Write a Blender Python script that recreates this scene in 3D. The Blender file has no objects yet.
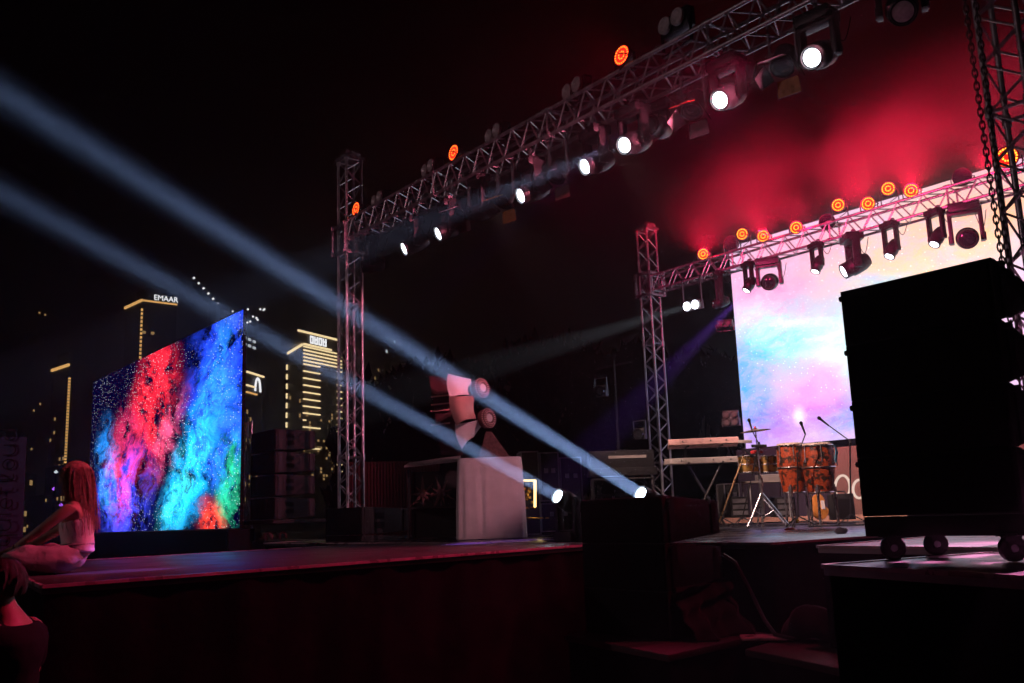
import bpy, bmesh, math, random
from mathutils import noise as mnoise
from mathutils import Vector, Matrix, Quaternion
random.seed(7)
PI = math.pi
S = bpy.context.scene
COL = S.collection

# ------------------------------------------------------------------ camera
FPX, CX, CY = 940.0, 512.0, 341.5
_y, _p, _r = math.radians(38.5), math.radians(10.5), math.radians(2.07)
_F = Vector((-math.cos(_y), math.sin(_y), 0)); _R0 = Vector((math.sin(_y), math.cos(_y), 0)); _Z = Vector((0, 0, 1))
FWD = _F * math.cos(_p) + _Z * math.sin(_p)
_U0 = -_F * math.sin(_p) + _Z * math.cos(_p)
RGT = _R0 * math.cos(_r) - _U0 * math.sin(_r)
UPV = _U0 * math.cos(_r) + _R0 * math.sin(_r)
EYE = Vector((0, 0, 1.6))
cam_d = bpy.data.cameras.new('camera'); cam = bpy.data.objects.new('camera', cam_d); COL.objects.link(cam)
cam_d.sensor_width = 36; cam_d.lens = 36 * FPX / 1024; cam_d.clip_end = 2000; cam_d.clip_start = 0.05
M = Matrix((RGT, UPV, -FWD)).transposed().to_4x4(); M.translation = EYE
cam.matrix_world = M
S.camera = cam

def at(x, y, X=None, Y=None, z=None, D=None):
    """world point seen at pixel (x, y) on the given real plane"""
    d = RGT * ((x - CX) / FPX) + UPV * ((CY - y) / FPX) + FWD
    if X is not None: t = X / d.x
    elif Y is not None: t = Y / d.y
    elif z is not None: t = (z - EYE.z) / d.z
    else: t = D
    return EYE + d * t

# ------------------------------------------------------------------ node helpers
def new_mat(name):
    m = bpy.data.materials.new(name); m.use_nodes = True
    nt = m.node_tree; nt.nodes.clear()
    out = nt.nodes.new('ShaderNodeOutputMaterial')
    return m, nt, out

def nd(nt, t, **kw):
    n = nt.nodes.new(t)
    for k, v in kw.items():
        if k.startswith('i_'):
            key = k[2:]
            n.inputs[int(key) if key.isdigit() else key.replace('_', ' ')].default_value = v
        else: setattr(n, k, v)
    return n

def pbr(name, col, rough=0.5, metal=0.0, var=0.25, scale=14, bump=0.0, spec=0.5, coat=0.0, sheen=0.0):
    m, nt, out = new_mat(name)
    b = nd(nt, 'ShaderNodeBsdfPrincipled')
    tc = nd(nt, 'ShaderNodeTexCoord')
    n1 = nd(nt, 'ShaderNodeTexNoise', i_Scale=scale, i_Detail=5.0)
    nt.links.new(tc.outputs['Object'], n1.inputs['Vector'])
    mr = nd(nt, 'ShaderNodeMapRange')
    mr.inputs['From Min'].default_value = 0.3; mr.inputs['From Max'].default_value = 0.7
    mr.inputs['To Min'].default_value = 1 - var; mr.inputs['To Max'].default_value = 1 + var
    nt.links.new(n1.outputs[0], mr.inputs[0])
    mx = nd(nt, 'ShaderNodeVectorMath', operation='SCALE'); mx.inputs[0].default_value = col[:3]
    nt.links.new(mr.outputs[0], mx.inputs['Scale'])
    nt.links.new(mx.outputs[0], b.inputs['Base Color'])
    r2 = nd(nt, 'ShaderNodeMapRange')
    r2.inputs['From Min'].default_value = 0.3; r2.inputs['From Max'].default_value = 0.7
    r2.inputs['To Min'].default_value = max(0.03, rough - 0.08); r2.inputs['To Max'].default_value = min(1, rough + 0.1)
    nt.links.new(n1.outputs[0], r2.inputs[0]); nt.links.new(r2.outputs[0], b.inputs['Roughness'])
    b.inputs['Metallic'].default_value = metal
    b.inputs['Specular IOR Level'].default_value = spec
    b.inputs['Coat Weight'].default_value = coat
    b.inputs['Sheen Weight'].default_value = sheen
    if bump:
        n2 = nd(nt, 'ShaderNodeTexNoise', i_Scale=scale * 6, i_Detail=4.0)
        nt.links.new(tc.outputs['Object'], n2.inputs['Vector'])
        bp = nd(nt, 'ShaderNodeBump', i_Strength=bump, i_Distance=0.02)
        nt.links.new(n2.outputs[0], bp.inputs['Height']); nt.links.new(bp.outputs[0], b.inputs['Normal'])
    nt.links.new(b.outputs[0], out.inputs[0])
    return m

def emit(name, col, strength, sample=False):
    m, nt, out = new_mat(name)
    e = nd(nt, 'ShaderNodeEmission'); e.inputs[0].default_value = (*col, 1); e.inputs[1].default_value = strength
    nt.links.new(e.outputs[0], out.inputs[0])
    m.cycles.emission_sampling = 'FRONT' if sample else 'NONE'
    return m

# ------------------------------------------------------------------ materials
alu      = pbr('truss_aluminium', (0.55, 0.55, 0.57), 0.38, 0.85, 0.18, 9, 0.05)
alu_dull = pbr('worn_steel', (0.30, 0.30, 0.32), 0.45, 0.8, 0.3, 9, 0.05)
black_pl = pbr('black_plastic', (0.018, 0.018, 0.02), 0.42, 0, 0.3, 20, 0.06)
black_pt = pbr('black_textured_paint', (0.012, 0.012, 0.013), 0.62, 0, 0.35, 30, 0.35)
grille   = pbr('black_grille', (0.008, 0.008, 0.009), 0.7, 0.2, 0.3, 60, 0.5, spec=0.2)
black_cl = pbr('black_cloth', (0.013, 0.011, 0.013), 0.95, 0, 0.4, 12, 0.3, spec=0.1, sheen=0.15)
skirt_m  = pbr('black_stage_skirt', (0.010, 0.009, 0.010), 0.95, 0, 0.5, 3, 0.3, spec=0.08)
deck_m   = pbr('stage_deck_vinyl', (0.065, 0.058, 0.058), 0.46, 0, 0.35, 2.2, 0.12)
deck_edge= pbr('deck_edge_trim', (0.70, 0.55, 0.55), 0.3, 0.4, 0.3, 6, 0.1)
grey_deck= pbr('grey_riser_top', (0.55, 0.50, 0.52), 0.30, 0, 0.25, 3, 0.05)
gloss_dk = pbr('glossy_black_floor', (0.03, 0.03, 0.032), 0.24, 0, 0.5, 2.5, 0.04)
asphalt  = pbr('asphalt', (0.045, 0.043, 0.043), 0.85, 0, 0.35, 1.2, 0.4)
white_cl = pbr('white_cloth', (0.72, 0.70, 0.70), 0.9, 0, 0.06, 8, 0.15, spec=0.1, sheen=0.3)
white_pt = pbr('white_panel', (0.78, 0.75, 0.74), 0.4, 0, 0.05, 5, 0.03)
red_pt   = pbr('dark_red_panel', (0.06, 0.018, 0.02), 0.5, 0, 0.3, 7, 0.05)
terra    = pbr('salmon_panel', (0.60, 0.34, 0.29), 0.45, 0, 0.12, 5, 0.03)
red_ro   = pbr('red_rosette', (0.13, 0.06, 0.06), 0.7, 0, 0.4, 30, 0.4)
chrome   = pbr('chrome', (0.55, 0.55, 0.57), 0.28, 1.0, 0.1, 9)
gold     = pbr('brass_shell', (0.80, 0.50, 0.14), 0.25, 1.0, 0.15, 8)
cymbal_m = pbr('bronze_cymbal', (0.60, 0.42, 0.22), 0.32, 1.0, 0.2, 25)
skin_m   = pbr('skin', (0.48, 0.28, 0.21), 0.5, 0, 0.08, 10, 0.05)
hair_red = pbr('reddish_blonde_hair', (0.34, 0.20, 0.13), 0.45, 0, 0.4, 40, 0.5)
hair_dk  = pbr('dark_hair', (0.022, 0.014, 0.012), 0.45, 0, 0.4, 40, 0.5)
top_lt   = pbr('light_tank_top', (0.82, 0.78, 0.78), 0.85, 0, 0.08, 12, 0.25, spec=0.2)
trouser_m= pbr('beige_trousers', (0.40, 0.35, 0.35), 0.9, 0, 0.12, 9, 0.3, spec=0.2)
top_dk   = pbr('dark_top', (0.014, 0.010, 0.020), 0.9, 0, 0.2, 9, 0.25, spec=0.2)
keys_w   = pbr('grey_keyboard_case', (0.42, 0.38, 0.36), 0.35, 0.2, 0.12, 9, 0.03)
keys_red_lit  = pbr('red_lit_keyboard_case', (0.60, 0.36, 0.34), 0.3, 0.1, 0.12, 9, 0.03)  # red stage light on the upper keyboard put into its case colour
wood     = pbr('orange_wood', (0.55, 0.22, 0.05), 0.3, 0, 0.2, 12, 0.03, coat=0.5)
yellow   = pbr('yellow_plastic', (0.80, 0.50, 0.03), 0.4, 0, 0.1, 12)
red_pl   = pbr('red_plastic', (0.65, 0.05, 0.05), 0.4, 0, 0.1, 12)
white_pl = pbr('white_plastic', (0.75, 0.72, 0.72), 0.4, 0, 0.1, 12)
cyan_cl  = pbr('cyan_cloth', (0.10, 0.42, 0.55), 0.85, 0, 0.15, 12, 0.2)
rawhide  = pbr('rawhide_drum_head', (0.62, 0.50, 0.40), 0.6, 0, 0.2, 10)
foil_red = pbr('red_barn_door', (0.55, 0.05, 0.03), 0.35, 0.2, 0.2, 9)
banner_m = pbr('grey_blue_banner', (0.14, 0.13, 0.32), 0.8, 0, 0.12, 4, 0.05)
ink      = pbr('dark_lettering', (0.03, 0.03, 0.05), 0.8)
maroon   = pbr('maroon_fascia', (0.20, 0.10, 0.09), 0.7, 0, 0.2, 4, 0.05)
facade   = pbr('dark_facade', (0.035, 0.032, 0.035), 0.6, 0, 0.3, 0.4)
facade_b = pbr('brown_facade', (0.10, 0.07, 0.05), 0.6, 0, 0.3, 0.4)
tank_m   = pbr('corrugated_red_steel', (0.16, 0.04, 0.04), 0.6, 0.3, 0.3, 4, 0.1)
refl_shaded = pbr('shaded_lamp_reflector', (0.10, 0.085, 0.085), 0.5, 0.0, 0.2, 30)  # darkened copy of the lamp reflector, shade put into the colour
glass_dk = pbr('dark_lens_glass', (0.02, 0.022, 0.03), 0.06, 0, 0.1, 8, coat=1.0, spec=0.8)
refl_m   = pbr('lamp_reflector', (0.60, 0.56, 0.56), 0.4, 0.1, 0.2, 30)
leaf_m   = pbr('leaf', (0.010, 0.011, 0.008), 0.95, 0, 0.2, 6, spec=0.05)
bark_m   = pbr('bark', (0.09, 0.065, 0.045), 0.9, 0, 0.3, 12, 0.5)
chain_m  = pbr('chain_steel', (0.16, 0.15, 0.15), 0.45, 0.8, 0.2, 9)

lens_w   = emit('white_lens_glow', (0.86, 0.90, 1.0), 9)
beam_lens= emit('beam_lens_glow', (0.72, 0.86, 1.0), 14)
led_or   = emit('orange_led', (1.0, 0.12, 0.012), 4.5)
led_yel  = emit('amber_led', (1.0, 0.36, 0.03), 3.6)
led_red  = emit('red_led_lens', (1.0, 0.02, 0.012), 1.3)
gold_ln  = emit('gold_facade_light', (1.0, 0.55, 0.17), 0.9)
pale_ln  = emit('pale_gold_facade_light', (1.0, 0.78, 0.42), 1.3)
win_warm = emit('warm_window', (1.0, 0.62, 0.24), 0.32)
win_cool = emit('cool_window', (0.80, 0.90, 1.0), 0.7)
sign_w   = emit('white_sign_letters', (0.95, 0.97, 1.0), 1.4)
neon     = emit('warm_led_strip', (1.0, 0.72, 0.28), 2.2)
text_lit = emit('lit_letter', (1.0, 0.74, 0.62), 0.8)
dot_v    = emit('violet_lamp', (0.45, 0.12, 1.0), 1.2)
dot_b    = emit('blue_indicator', (0.4, 0.65, 1.0), 2.2)

# conga shell: orange ground with dark leopard rosettes
def conga_material():
    m, nt, out = new_mat('orange_leopard_shell')
    b = nd(nt, 'ShaderNodeBsdfPrincipled', i_Roughness=0.45)
    tc = nd(nt, 'ShaderNodeTexCoord')
    v1 = nd(nt, 'ShaderNodeTexNoise', i_Scale=11.0, i_Detail=4.0, i_Roughness=0.6)
    v2 = nd(nt, 'ShaderNodeTexVoronoi', i_Scale=70.0)
    nt.links.new(tc.outputs['Object'], v1.inputs['Vector']); nt.links.new(tc.outputs['Object'], v2.inputs['Vector'])
    c1 = nd(nt, 'ShaderNodeValToRGB'); c1.color_ramp.elements[0].position = 0.44; c1.color_ramp.elements[1].position = 0.53
    c1.color_ramp.elements[0].color = (0.045, 0.028, 0.018, 1); c1.color_ramp.elements[1].color = (0.58, 0.10, 0.025, 1)
    nt.links.new(v1.outputs[0], c1.inputs[0])
    c2 = nd(nt, 'ShaderNodeValToRGB'); c2.color_ramp.elements[0].position = 0.18; c2.color_ramp.elements[1].position = 0.5
    c2.color_ramp.elements[0].color = (1, 1, 1, 1); c2.color_ramp.elements[1].color = (0.35, 0.25, 0.22, 1)
    nt.links.new(v2.outputs['Distance'], c2.inputs[0])
    mx = nd(nt, 'ShaderNodeMix', data_type='RGBA', blend_type='MULTIPLY'); mx.inputs[0].default_value = 0.8
    nt.links.new(c1.outputs[0], mx.inputs[6]); nt.links.new(c2.outputs[0], mx.inputs[7])
    nt.links.new(mx.outputs[2], b.inputs['Base Color']); nt.links.new(b.outputs[0], out.inputs[0])
    return m
conga_m = conga_material()

# LED wall pictures: warped soft clouds of colour with sparkles, laid out in the panel's own UV
def led_wall(name, base, blobs, warp, nscale, stretch, lo, hi, star, strength, star_scale, star_cut=0.8, sun=None):
    m, nt, out = new_mat(name)
    L = nt.links.new
    uv = nd(nt, 'ShaderNodeTexCoord').outputs['UV']
    wn = nd(nt, 'ShaderNodeTexNoise', i_Scale=nscale * 0.55, i_Detail=6.0, i_Roughness=0.6)
    L(uv, wn.inputs['Vector'])
    sub = nd(nt, 'ShaderNodeVectorMath', operation='SUBTRACT'); sub.inputs[1].default_value = (0.5, 0.5, 0.5)
    L(wn.outputs['Color'], sub.inputs[0])
    sc = nd(nt, 'ShaderNodeVectorMath', operation='SCALE'); sc.inputs['Scale'].default_value = warp
    L(sub.outputs[0], sc.inputs[0])
    wuv = nd(nt, 'ShaderNodeVectorMath', operation='ADD'); L(uv, wuv.inputs[0]); L(sc.outputs[0], wuv.inputs[1])
    total = None
    for k, (u, v, su, sv, rot, col, st) in enumerate(blobs):
        mp = nd(nt, 'ShaderNodeMapping', vector_type='TEXTURE')
        mp.inputs['Location'].default_value = (u, v, 0.5); mp.inputs['Rotation'].default_value = (0, 0, rot)
        mp.inputs['Scale'].default_value = (su, sv, 1000)
        L(wuv.outputs[0], mp.inputs['Vector'])
        ln = nd(nt, 'ShaderNodeVectorMath', operation='LENGTH'); L(mp.outputs[0], ln.inputs[0])
        fr = nd(nt, 'ShaderNodeMapRange', interpolation_type='SMOOTHERSTEP')
        fr.inputs['From Min'].default_value = 1.25; fr.inputs['From Max'].default_value = 0.15
        L(ln.outputs['Value'], fr.inputs[0])
        nm = nd(nt, 'ShaderNodeMapping'); nm.inputs['Scale'].default_value = (nscale * stretch, nscale, 1); nm.inputs['Location'].default_value = (k * 3.7, k * 1.3, k)
        nm.inputs['Rotation'].default_value = (0, 0, -rot * 0.6)
        L(wuv.outputs[0], nm.inputs['Vector'])
        ns = nd(nt, 'ShaderNodeTexNoise', i_Scale=1.0, i_Detail=10.0, i_Roughness=0.74)
        L(nm.outputs[0], ns.inputs['Vector'])
        nr = nd(nt, 'ShaderNodeMapRange'); nr.inputs['From Min'].default_value = lo; nr.inputs['From Max'].default_value = hi
        nr.clamp = True
        L(ns.outputs[0], nr.inputs[0])
        mu = nd(nt, 'ShaderNodeMath', operation='MULTIPLY'); L(fr.outputs[0], mu.inputs[0]); L(nr.outputs[0], mu.inputs[1])
        m2 = nd(nt, 'ShaderNodeVectorMath', operation='SCALE'); m2.inputs[0].default_value = tuple(c * st for c in col)
        L(mu.outputs[0], m2.inputs['Scale'])
        if total is None: total = m2.outputs[0]
        else:
            ad = nd(nt, 'ShaderNodeVectorMath', operation='ADD'); L(total, ad.inputs[0]); L(m2.outputs[0], ad.inputs[1]); total = ad.outputs[0]
    ad = nd(nt, 'ShaderNodeVectorMath', operation='ADD'); L(total, ad.inputs[0]); ad.inputs[1].default_value = base; total = ad.outputs[0]
    # sparkles
    for q, (scl, rad) in enumerate(star_scale):
        sm = nd(nt, 'ShaderNodeMapping'); sm.inputs['Scale'].default_value = (scl[0], scl[1], 1); sm.inputs['Location'].default_value = (q * 5.1, 0, q)
        L(uv, sm.inputs['Vector'])
        vo = nd(nt, 'ShaderNodeTexVoronoi', voronoi_dimensions='2D', i_Scale=1.0); L(sm.outputs[0], vo.inputs['Vector'])
        sr = nd(nt, 'ShaderNodeMapRange'); sr.inputs['From Min'].default_value = rad; sr.inputs['From Max'].default_value = rad * 0.4
        sr.clamp = True
        L(vo.outputs['Distance'], sr.inputs[0])
        sepc = nd(nt, 'ShaderNodeSeparateColor'); L(vo.outputs['Color'], sepc.inputs[0])
        gt = nd(nt, 'ShaderNodeMath', operation='GREATER_THAN'); gt.inputs[1].default_value = star_cut; L(sepc.outputs[0], gt.inputs[0])
        mu = nd(nt, 'ShaderNodeMath', operation='MULTIPLY'); L(sr.outputs[0], mu.inputs[0]); L(gt.outputs[0], mu.inputs[1])
        sn = nd(nt, 'ShaderNodeTexNoise', i_Scale=3.2, i_Detail=2.0); L(uv, sn.inputs['Vector'])
        sk = nd(nt, 'ShaderNodeMapRange'); sk.inputs['From Min'].default_value = 0.36; sk.inputs['From Max'].default_value = 0.56; L(sn.outputs[0], sk.inputs[0])
        mk = nd(nt, 'ShaderNodeMath', operation='MULTIPLY'); L(mu.outputs[0], mk.inputs[0]); L(sk.outputs[0], mk.inputs[1]); mu = mk
        m3 = nd(nt, 'ShaderNodeVectorMath', operation='SCALE'); m3.inputs[0].default_value = (star * 0.85, star * 0.92, star)
        L(mu.outputs[0], m3.inputs['Scale'])
        ad = nd(nt, 'ShaderNodeVectorMath', operation='ADD'); L(total, ad.inputs[0]); L(m3.outputs[0], ad.inputs[1]); total = ad.outputs[0]
    if sun:
        u, v, su, sv, stg = sun
        mp = nd(nt, 'ShaderNodeMapping', vector_type='TEXTURE'); mp.inputs['Location'].default_value = (u, v, 0); mp.inputs['Scale'].default_value = (su, sv, 1e3)
        L(uv, mp.inputs['Vector'])
        ln = nd(nt, 'ShaderNodeVectorMath', operation='LENGTH'); L(mp.outputs[0], ln.inputs[0])
        pw = nd(nt, 'ShaderNodeMapRange', interpolation_type='SMOOTHERSTEP'); pw.inputs['From Min'].default_value = 1; pw.inputs['From Max'].default_value = 0
        pw.inputs['To Max'].default_value = stg
        L(ln.outputs['Value'], pw.inputs[0])
        m3 = nd(nt, 'ShaderNodeVectorMath', operation='SCALE'); m3.inputs[0].default_value = (1, 1, 1); L(pw.outputs[0], m3.inputs['Scale'])
        ad = nd(nt, 'ShaderNodeVectorMath', operation='ADD'); L(total, ad.inputs[0]); L(m3.outputs[0], ad.inputs[1]); total = ad.outputs[0]
    em = nd(nt, 'ShaderNodeEmission', i_Strength=strength); L(total, em.inputs[0]); L(em.outputs[0], out.inputs[0])
    m.cycles.emission_sampling = 'FRONT'
    return m

side_pic = led_wall('side_screen_picture', (0.0, 0.0, 0.012),
    [(0.50, 0.72, 0.17, 0.42, -0.10, (1.0, 0.02, 0.03), 1.5),
     (0.30, 0.42, 0.16, 0.40, -0.05, (0.75, 0.03, 0.12), 1.1),
     (0.60, 0.50, 0.10, 0.32, -0.35, (0.9, 0.10, 0.25), 0.8),
     (0.90, 0.74, 0.20, 0.50, 0.0, (0.015, 0.06, 0.85), 1.5),
     (0.86, 0.62, 0.10, 0.45, -0.1, (0.02, 0.25, 1.0), 1.0),
     (0.74, 0.30, 0.13, 0.46, -0.32, (0.01, 0.40, 0.95), 1.6),
     (0.68, 0.20, 0.10, 0.30, -0.2, (0.05, 0.70, 0.85), 1.0),
     (0.30, 0.18, 0.26, 0.34, 0.0, (0.04, 0.06, 0.85), 1.3),
     (0.16, 0.40, 0.10, 0.36, 0.1, (0.02, 0.28, 0.95), 1.1),
     (0.95, 0.22, 0.09, 0.24, 0.0, (0.02, 0.50, 0.22), 1.2),
     (0.85, 0.06, 0.08, 0.12, 0.0, (0.9, 0.05, 0.02), 1.6),
     (0.90, 0.40, 0.16, 0.26, 0.0, (0.02, 0.12, 0.9), 1.0)],
    0.24, 5.0, 2.1, 0.425, 0.59, 1.5, 1.75, [((85, 42), 0.10), ((120, 60), 0.10)], 0.74)

main_pic = led_wall('main_screen_picture', (0.82, 0.56, 0.82),
    [(0.03, 0.32, 0.11, 0.38, 0.0, (-0.70, -0.10, 0.20), 1.0),
     (0.15, 0.50, 0.16, 0.24, 0.0, (-0.50, 0.25, 0.15), 1.1),
     (0.38, 0.52, 0.16, 0.24, -0.4, (-0.45, 0.30, 0.20), 1.0),
     (0.27, 0.45, 0.12, 0.42, 0.9, (0.30, 0.50, 0.30), 1.0),
     (0.20, 0.90, 0.26, 0.20, 0.1, (0.25, -0.12, -0.20), 1.0),
     (0.10, 0.70, 0.16, 0.22, 0.3, (0.20, -0.22, -0.15), 1.0),
     (0.52, 0.78, 0.34, 0.30, 0.5, (0.28, 0.10, -0.38), 1.0),
     (0.78, 0.88, 0.30, 0.26, 0.2, (0.22, -0.06, -0.34), 1.0),
     (0.14, 0.08, 0.26, 0.18, 0.2, (-0.20, -0.32, 0.02), 1.0),
     (0.32, 0.08, 0.12, 0.16, 0.2, (-0.50, -0.08, 0.20), 1.0),
     (0.46, 0.20, 0.16, 0.26, 0.0, (-0.50, 0.25, 0.20), 1.0),
     (0.24, 0.22, 0.12, 0.16, 0.5, (0.20, -0.12, 0.05), 1.0),
     (0.62, 0.58, 0.26, 0.22, 0.6, (0.25, 0.25, 0.05), 1.0)],
    0.28, 5.0, 1.2, 0.34, 0.60, 0.9, 1.22, [((60, 34), 0.09)], 0.6, sun=(0.176, 0.125, 0.03, 0.07, 0.5))

# ------------------------------------------------------------------ mesh builder
MW = {}
def basis(d, up=Vector((0, 0, 1))):
    z = Vector(d).normalized(); up = Vector(up)
    x = up.cross(z)
    if x.length < 1e-4: x = Vector((1, 0, 0)).cross(z)
    x.normalize(); y = z.cross(x)
    return Matrix((x, y, z)).transposed()
def frame(o, d, up=(0, 0, 1)):
    m = basis(d, up).to_4x4(); m.translation = Vector(o); return m

class MB:
    def __init__(self): self.v = []; self.f = []; self.uv = None
    def add(self, vs, fs, T=None):
        n = len(self.v)
        self.v += [(T @ Vector(p)) if T is not None else Vector(p) for p in vs]
        self.f += [tuple(i + n for i in q) for q in fs]; return self
    def box(self, c, s, T=None):
        x, y, z = c; a, b, h = s[0] / 2, s[1] / 2, s[2] / 2
        vs = [(x + i * a, y + j * b, z + k * h) for k in (-1, 1) for j in (-1, 1) for i in (-1, 1)]
        return self.add(vs, [(0, 2, 3, 1), (4, 5, 7, 6), (0, 1, 5, 4), (2, 6, 7, 3), (0, 4, 6, 2), (1, 3, 7, 5)], T)
    def prism(self, poly, h0, h1, T=None):
        """poly in XY, extruded along Z"""
        n = len(poly)
        vs = [(p[0], p[1], h0) for p in poly] + [(p[0], p[1], h1) for p in poly]
        return self.add(vs, [tuple(range(n - 1, -1, -1)), tuple(range(n, 2 * n))] + [(i, (i + 1) % n, n + (i + 1) % n, n + i) for i in range(n)], T)
    def tube(self, p0, p1, r, n=8, r2=None):
        p0, p1 = Vector(p0), Vector(p1); d = p1 - p0
        if d.length < 1e-6: return self
        T = frame(p0, d); L = d.length; r2 = r if r2 is None else r2
        vs = [(math.cos(2 * PI * i / n) * r, math.sin(2 * PI * i / n) * r, 0) for i in range(n)] + [(math.cos(2 * PI * i / n) * r2, math.sin(2 * PI * i / n) * r2, L) for i in range(n)]
        return self.add(vs, [tuple(range(n - 1, -1, -1)), tuple(range(n, 2 * n))] + [(i, (i + 1) % n, n + (i + 1) % n, n + i) for i in range(n)], T)
    def path(self, pts, r, n=6, closed=False):
        pts = [Vector(p) for p in pts]; m = len(pts); rings = []
        rr = r if isinstance(r, (list, tuple)) else [r] * m
        up = None
        for i in range(m):
            a = pts[i - 1] if (i > 0 or closed) else pts[i]; b = pts[(i + 1) % m] if (i < m - 1 or closed) else pts[i]
            d = (b - a).normalized() if (b - a).length > 1e-9 else Vector((0, 0, 1))
            if up is None:
                up = Vector((0, 0, 1)) if abs(d.z) < 0.9 else Vector((1, 0, 0))
            x = up.cross(d); x = x.normalized() if x.length > 1e-4 else Vector((1, 0, 0)); y = d.cross(x); up = y
            rings.append([pts[i] + x * math.cos(2 * PI * k / n) * rr[i] + y * math.sin(2 * PI * k / n) * rr[i] for k in range(n)])
        vs = [p for rg in rings for p in rg]; fs = []
        for i in range(m if closed else m - 1):
            j = (i + 1) % m
            fs += [(i * n + k, i * n + (k + 1) % n, j * n + (k + 1) % n, j * n + k) for k in range(n)]
        if not closed: fs += [tuple(range(n - 1, -1, -1)), tuple(range((m - 1) * n, m * n))]
        return self.add(vs, fs)
    def lathe(self, prof, n=20, T=None, cap=True):
        vs = []; fs = []; m = len(prof)
        for r, z in prof: vs += [(r * math.cos(2 * PI * k / n), r * math.sin(2 * PI * k / n), z) for k in range(n)]
        for i in range(m - 1): fs += [(i * n + k, i * n + (k + 1) % n, (i + 1) * n + (k + 1) % n, (i + 1) * n + k) for k in range(n)]
        if cap: fs += [tuple(range(n - 1, -1, -1)), tuple(range((m - 1) * n, m * n))]
        return self.add(vs, fs, T)
    def disc(self, r, n=20, T=None, z=0.0, e=1.0):
        return self.add([(r * math.cos(2 * PI * k / n), e * r * math.sin(2 * PI * k / n), z) for k in range(n)], [tuple(range(n))], T)
    def grid(self, fn, nu, nv):
        vs = [fn(i / nu, j / nv) for j in range(nv + 1) for i in range(nu + 1)]
        w = nu + 1
        return self.add(vs, [(j * w + i, j * w + i + 1, (j + 1) * w + i + 1, (j + 1) * w + i) for j in range(nv) for i in range(nu)])
    def build(self, name, mat, parent=None, world=True, bevel=0.0, smooth=True, solid=0.0):
        """world=True: vertices are world coordinates, moved into the parent's frame"""
        me = bpy.data.meshes.new(name)
        inv = MW[parent.name].inverted() if (parent is not None and world) else None
        me.from_pydata([tuple(inv @ p) if inv is not None else tuple(p) for p in self.v], [], self.f)
        bm = bmesh.new(); bm.from_mesh(me)
        bmesh.ops.recalc_face_normals(bm, faces=bm.faces)
        if bevel:
            es = [e for e in bm.edges if len(e.link_faces) == 2 and e.calc_face_angle(0) > 0.6]
            bmesh.ops.bevel(bm, geom=es, offset=bevel, segments=2, affect='EDGES', profile=0.6)
        if solid: bmesh.ops.solidify(bm, geom=list(bm.faces), thickness=solid)
        bm.to_mesh(me); bm.free()
        if smooth:
            for p in me.polygons: p.use_smooth = True
            me.set_sharp_from_angle(angle=math.radians(38))
        me.materials.append(mat)
        o = bpy.data.objects.new(name, me); COL.objects.link(o)
        if parent is not None: o.parent = parent; MW[o.name] = MW[parent.name]
        else: MW[o.name] = Matrix.Identity(4)
        return o

def tag(o, label=None, cat=None, group=None, kind=None):
    for k, v in (('label', label), ('category', cat), ('group', group), ('kind', kind)):
        if v: o[k] = v
    return o
def thing(name, label, cat, loc=(0, 0, 0), rotz=0, group=None, T=None):
    o = bpy.data.objects.new(name, None); COL.objects.link(o); o.empty_display_size = 0.2
    m = T.copy() if T is not None else Matrix.Translation(Vector(loc)) @ Matrix.Rotation(rotz, 4, 'Z')
    o.matrix_world = m; MW[o.name] = m
    return tag(o, label, cat, group)
def bake(o):
    """apply an object's modifiers into its mesh"""
    bpy.context.view_layer.update()
    dg = bpy.context.evaluated_depsgraph_get()
    me = bpy.data.meshes.new_from_object(o.evaluated_get(dg))
    o.modifiers.clear(); old = o.data; o.data = me
    return o
def skin_mesh(name, chains, mat, parent, sub=2, T=None, wrinkle=0.0):
    """one continuous body grown over a skeleton: chains = list of [(point, (rx, ry))...]; equal points are merged"""
    key = {}; vs = []; es = []; rad = []
    for ch in chains:
        prev = None
        for p, r in ch:
            k = tuple(round(c, 4) for c in p)
            if k not in key:
                key[k] = len(vs); vs.append(Vector(p)); rad.append(r if isinstance(r, tuple) else (r, r))
            if prev is not None and prev != key[k]: es.append((prev, key[k]))
            prev = key[k]
    me = bpy.data.meshes.new(name); me.from_pydata([tuple(v) for v in vs], es, [])
    o = bpy.data.objects.new(name, me); COL.objects.link(o)
    md = o.modifiers.new('skin', 'SKIN'); md.use_smooth_shade = True; md.branch_smoothing = 0.3
    sv = me.skin_vertices[0].data
    for i, r in enumerate(rad): sv[i].radius = r
    sv[0].use_root = True
    ss = o.modifiers.new('sub', 'SUBSURF'); ss.levels = sub; ss.render_levels = sub
    bake(o)
    if wrinkle:
        o.data.update()
        for q in o.data.vertices:
            p = q.co
            k = mnoise.noise(Vector((p.x * 9, p.y * 9, p.z * 22))) + .6 * mnoise.noise(Vector((p.x * 28, p.y * 20, p.z * 34)))
            q.co = p + q.normal * wrinkle * k
    o.data.materials.clear(); o.data.materials.append(mat)
    for p in o.data.polygons: p.use_smooth = True
    if parent is not None: o.parent = parent; MW[o.name] = MW[parent.name]
    return o
def text_obj(name, body, mat, T, size, parent=None, depth=0.01, align='CENTER'):
    cu = bpy.data.curves.new(name, 'FONT'); cu.body = body; cu.size = size; cu.extrude = depth; cu.align_x = align
    o = bpy.data.objects.new(name, cu); COL.objects.link(o)
    bpy.context.view_layer.update()
    me = bpy.data.meshes.new_from_object(o.evaluated_get(bpy.context.evaluated_depsgraph_get()))
    bpy.data.objects.remove(o); me.materials.clear(); me.materials.append(mat)
    m = MW[parent.name].inverted() @ T if parent is not None else T
    me.transform(m)
    o = bpy.data.objects.new(name, me); COL.objects.link(o)
    if parent is not None: o.parent = parent; MW[o.name] = MW[parent.name]
    return o
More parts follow.
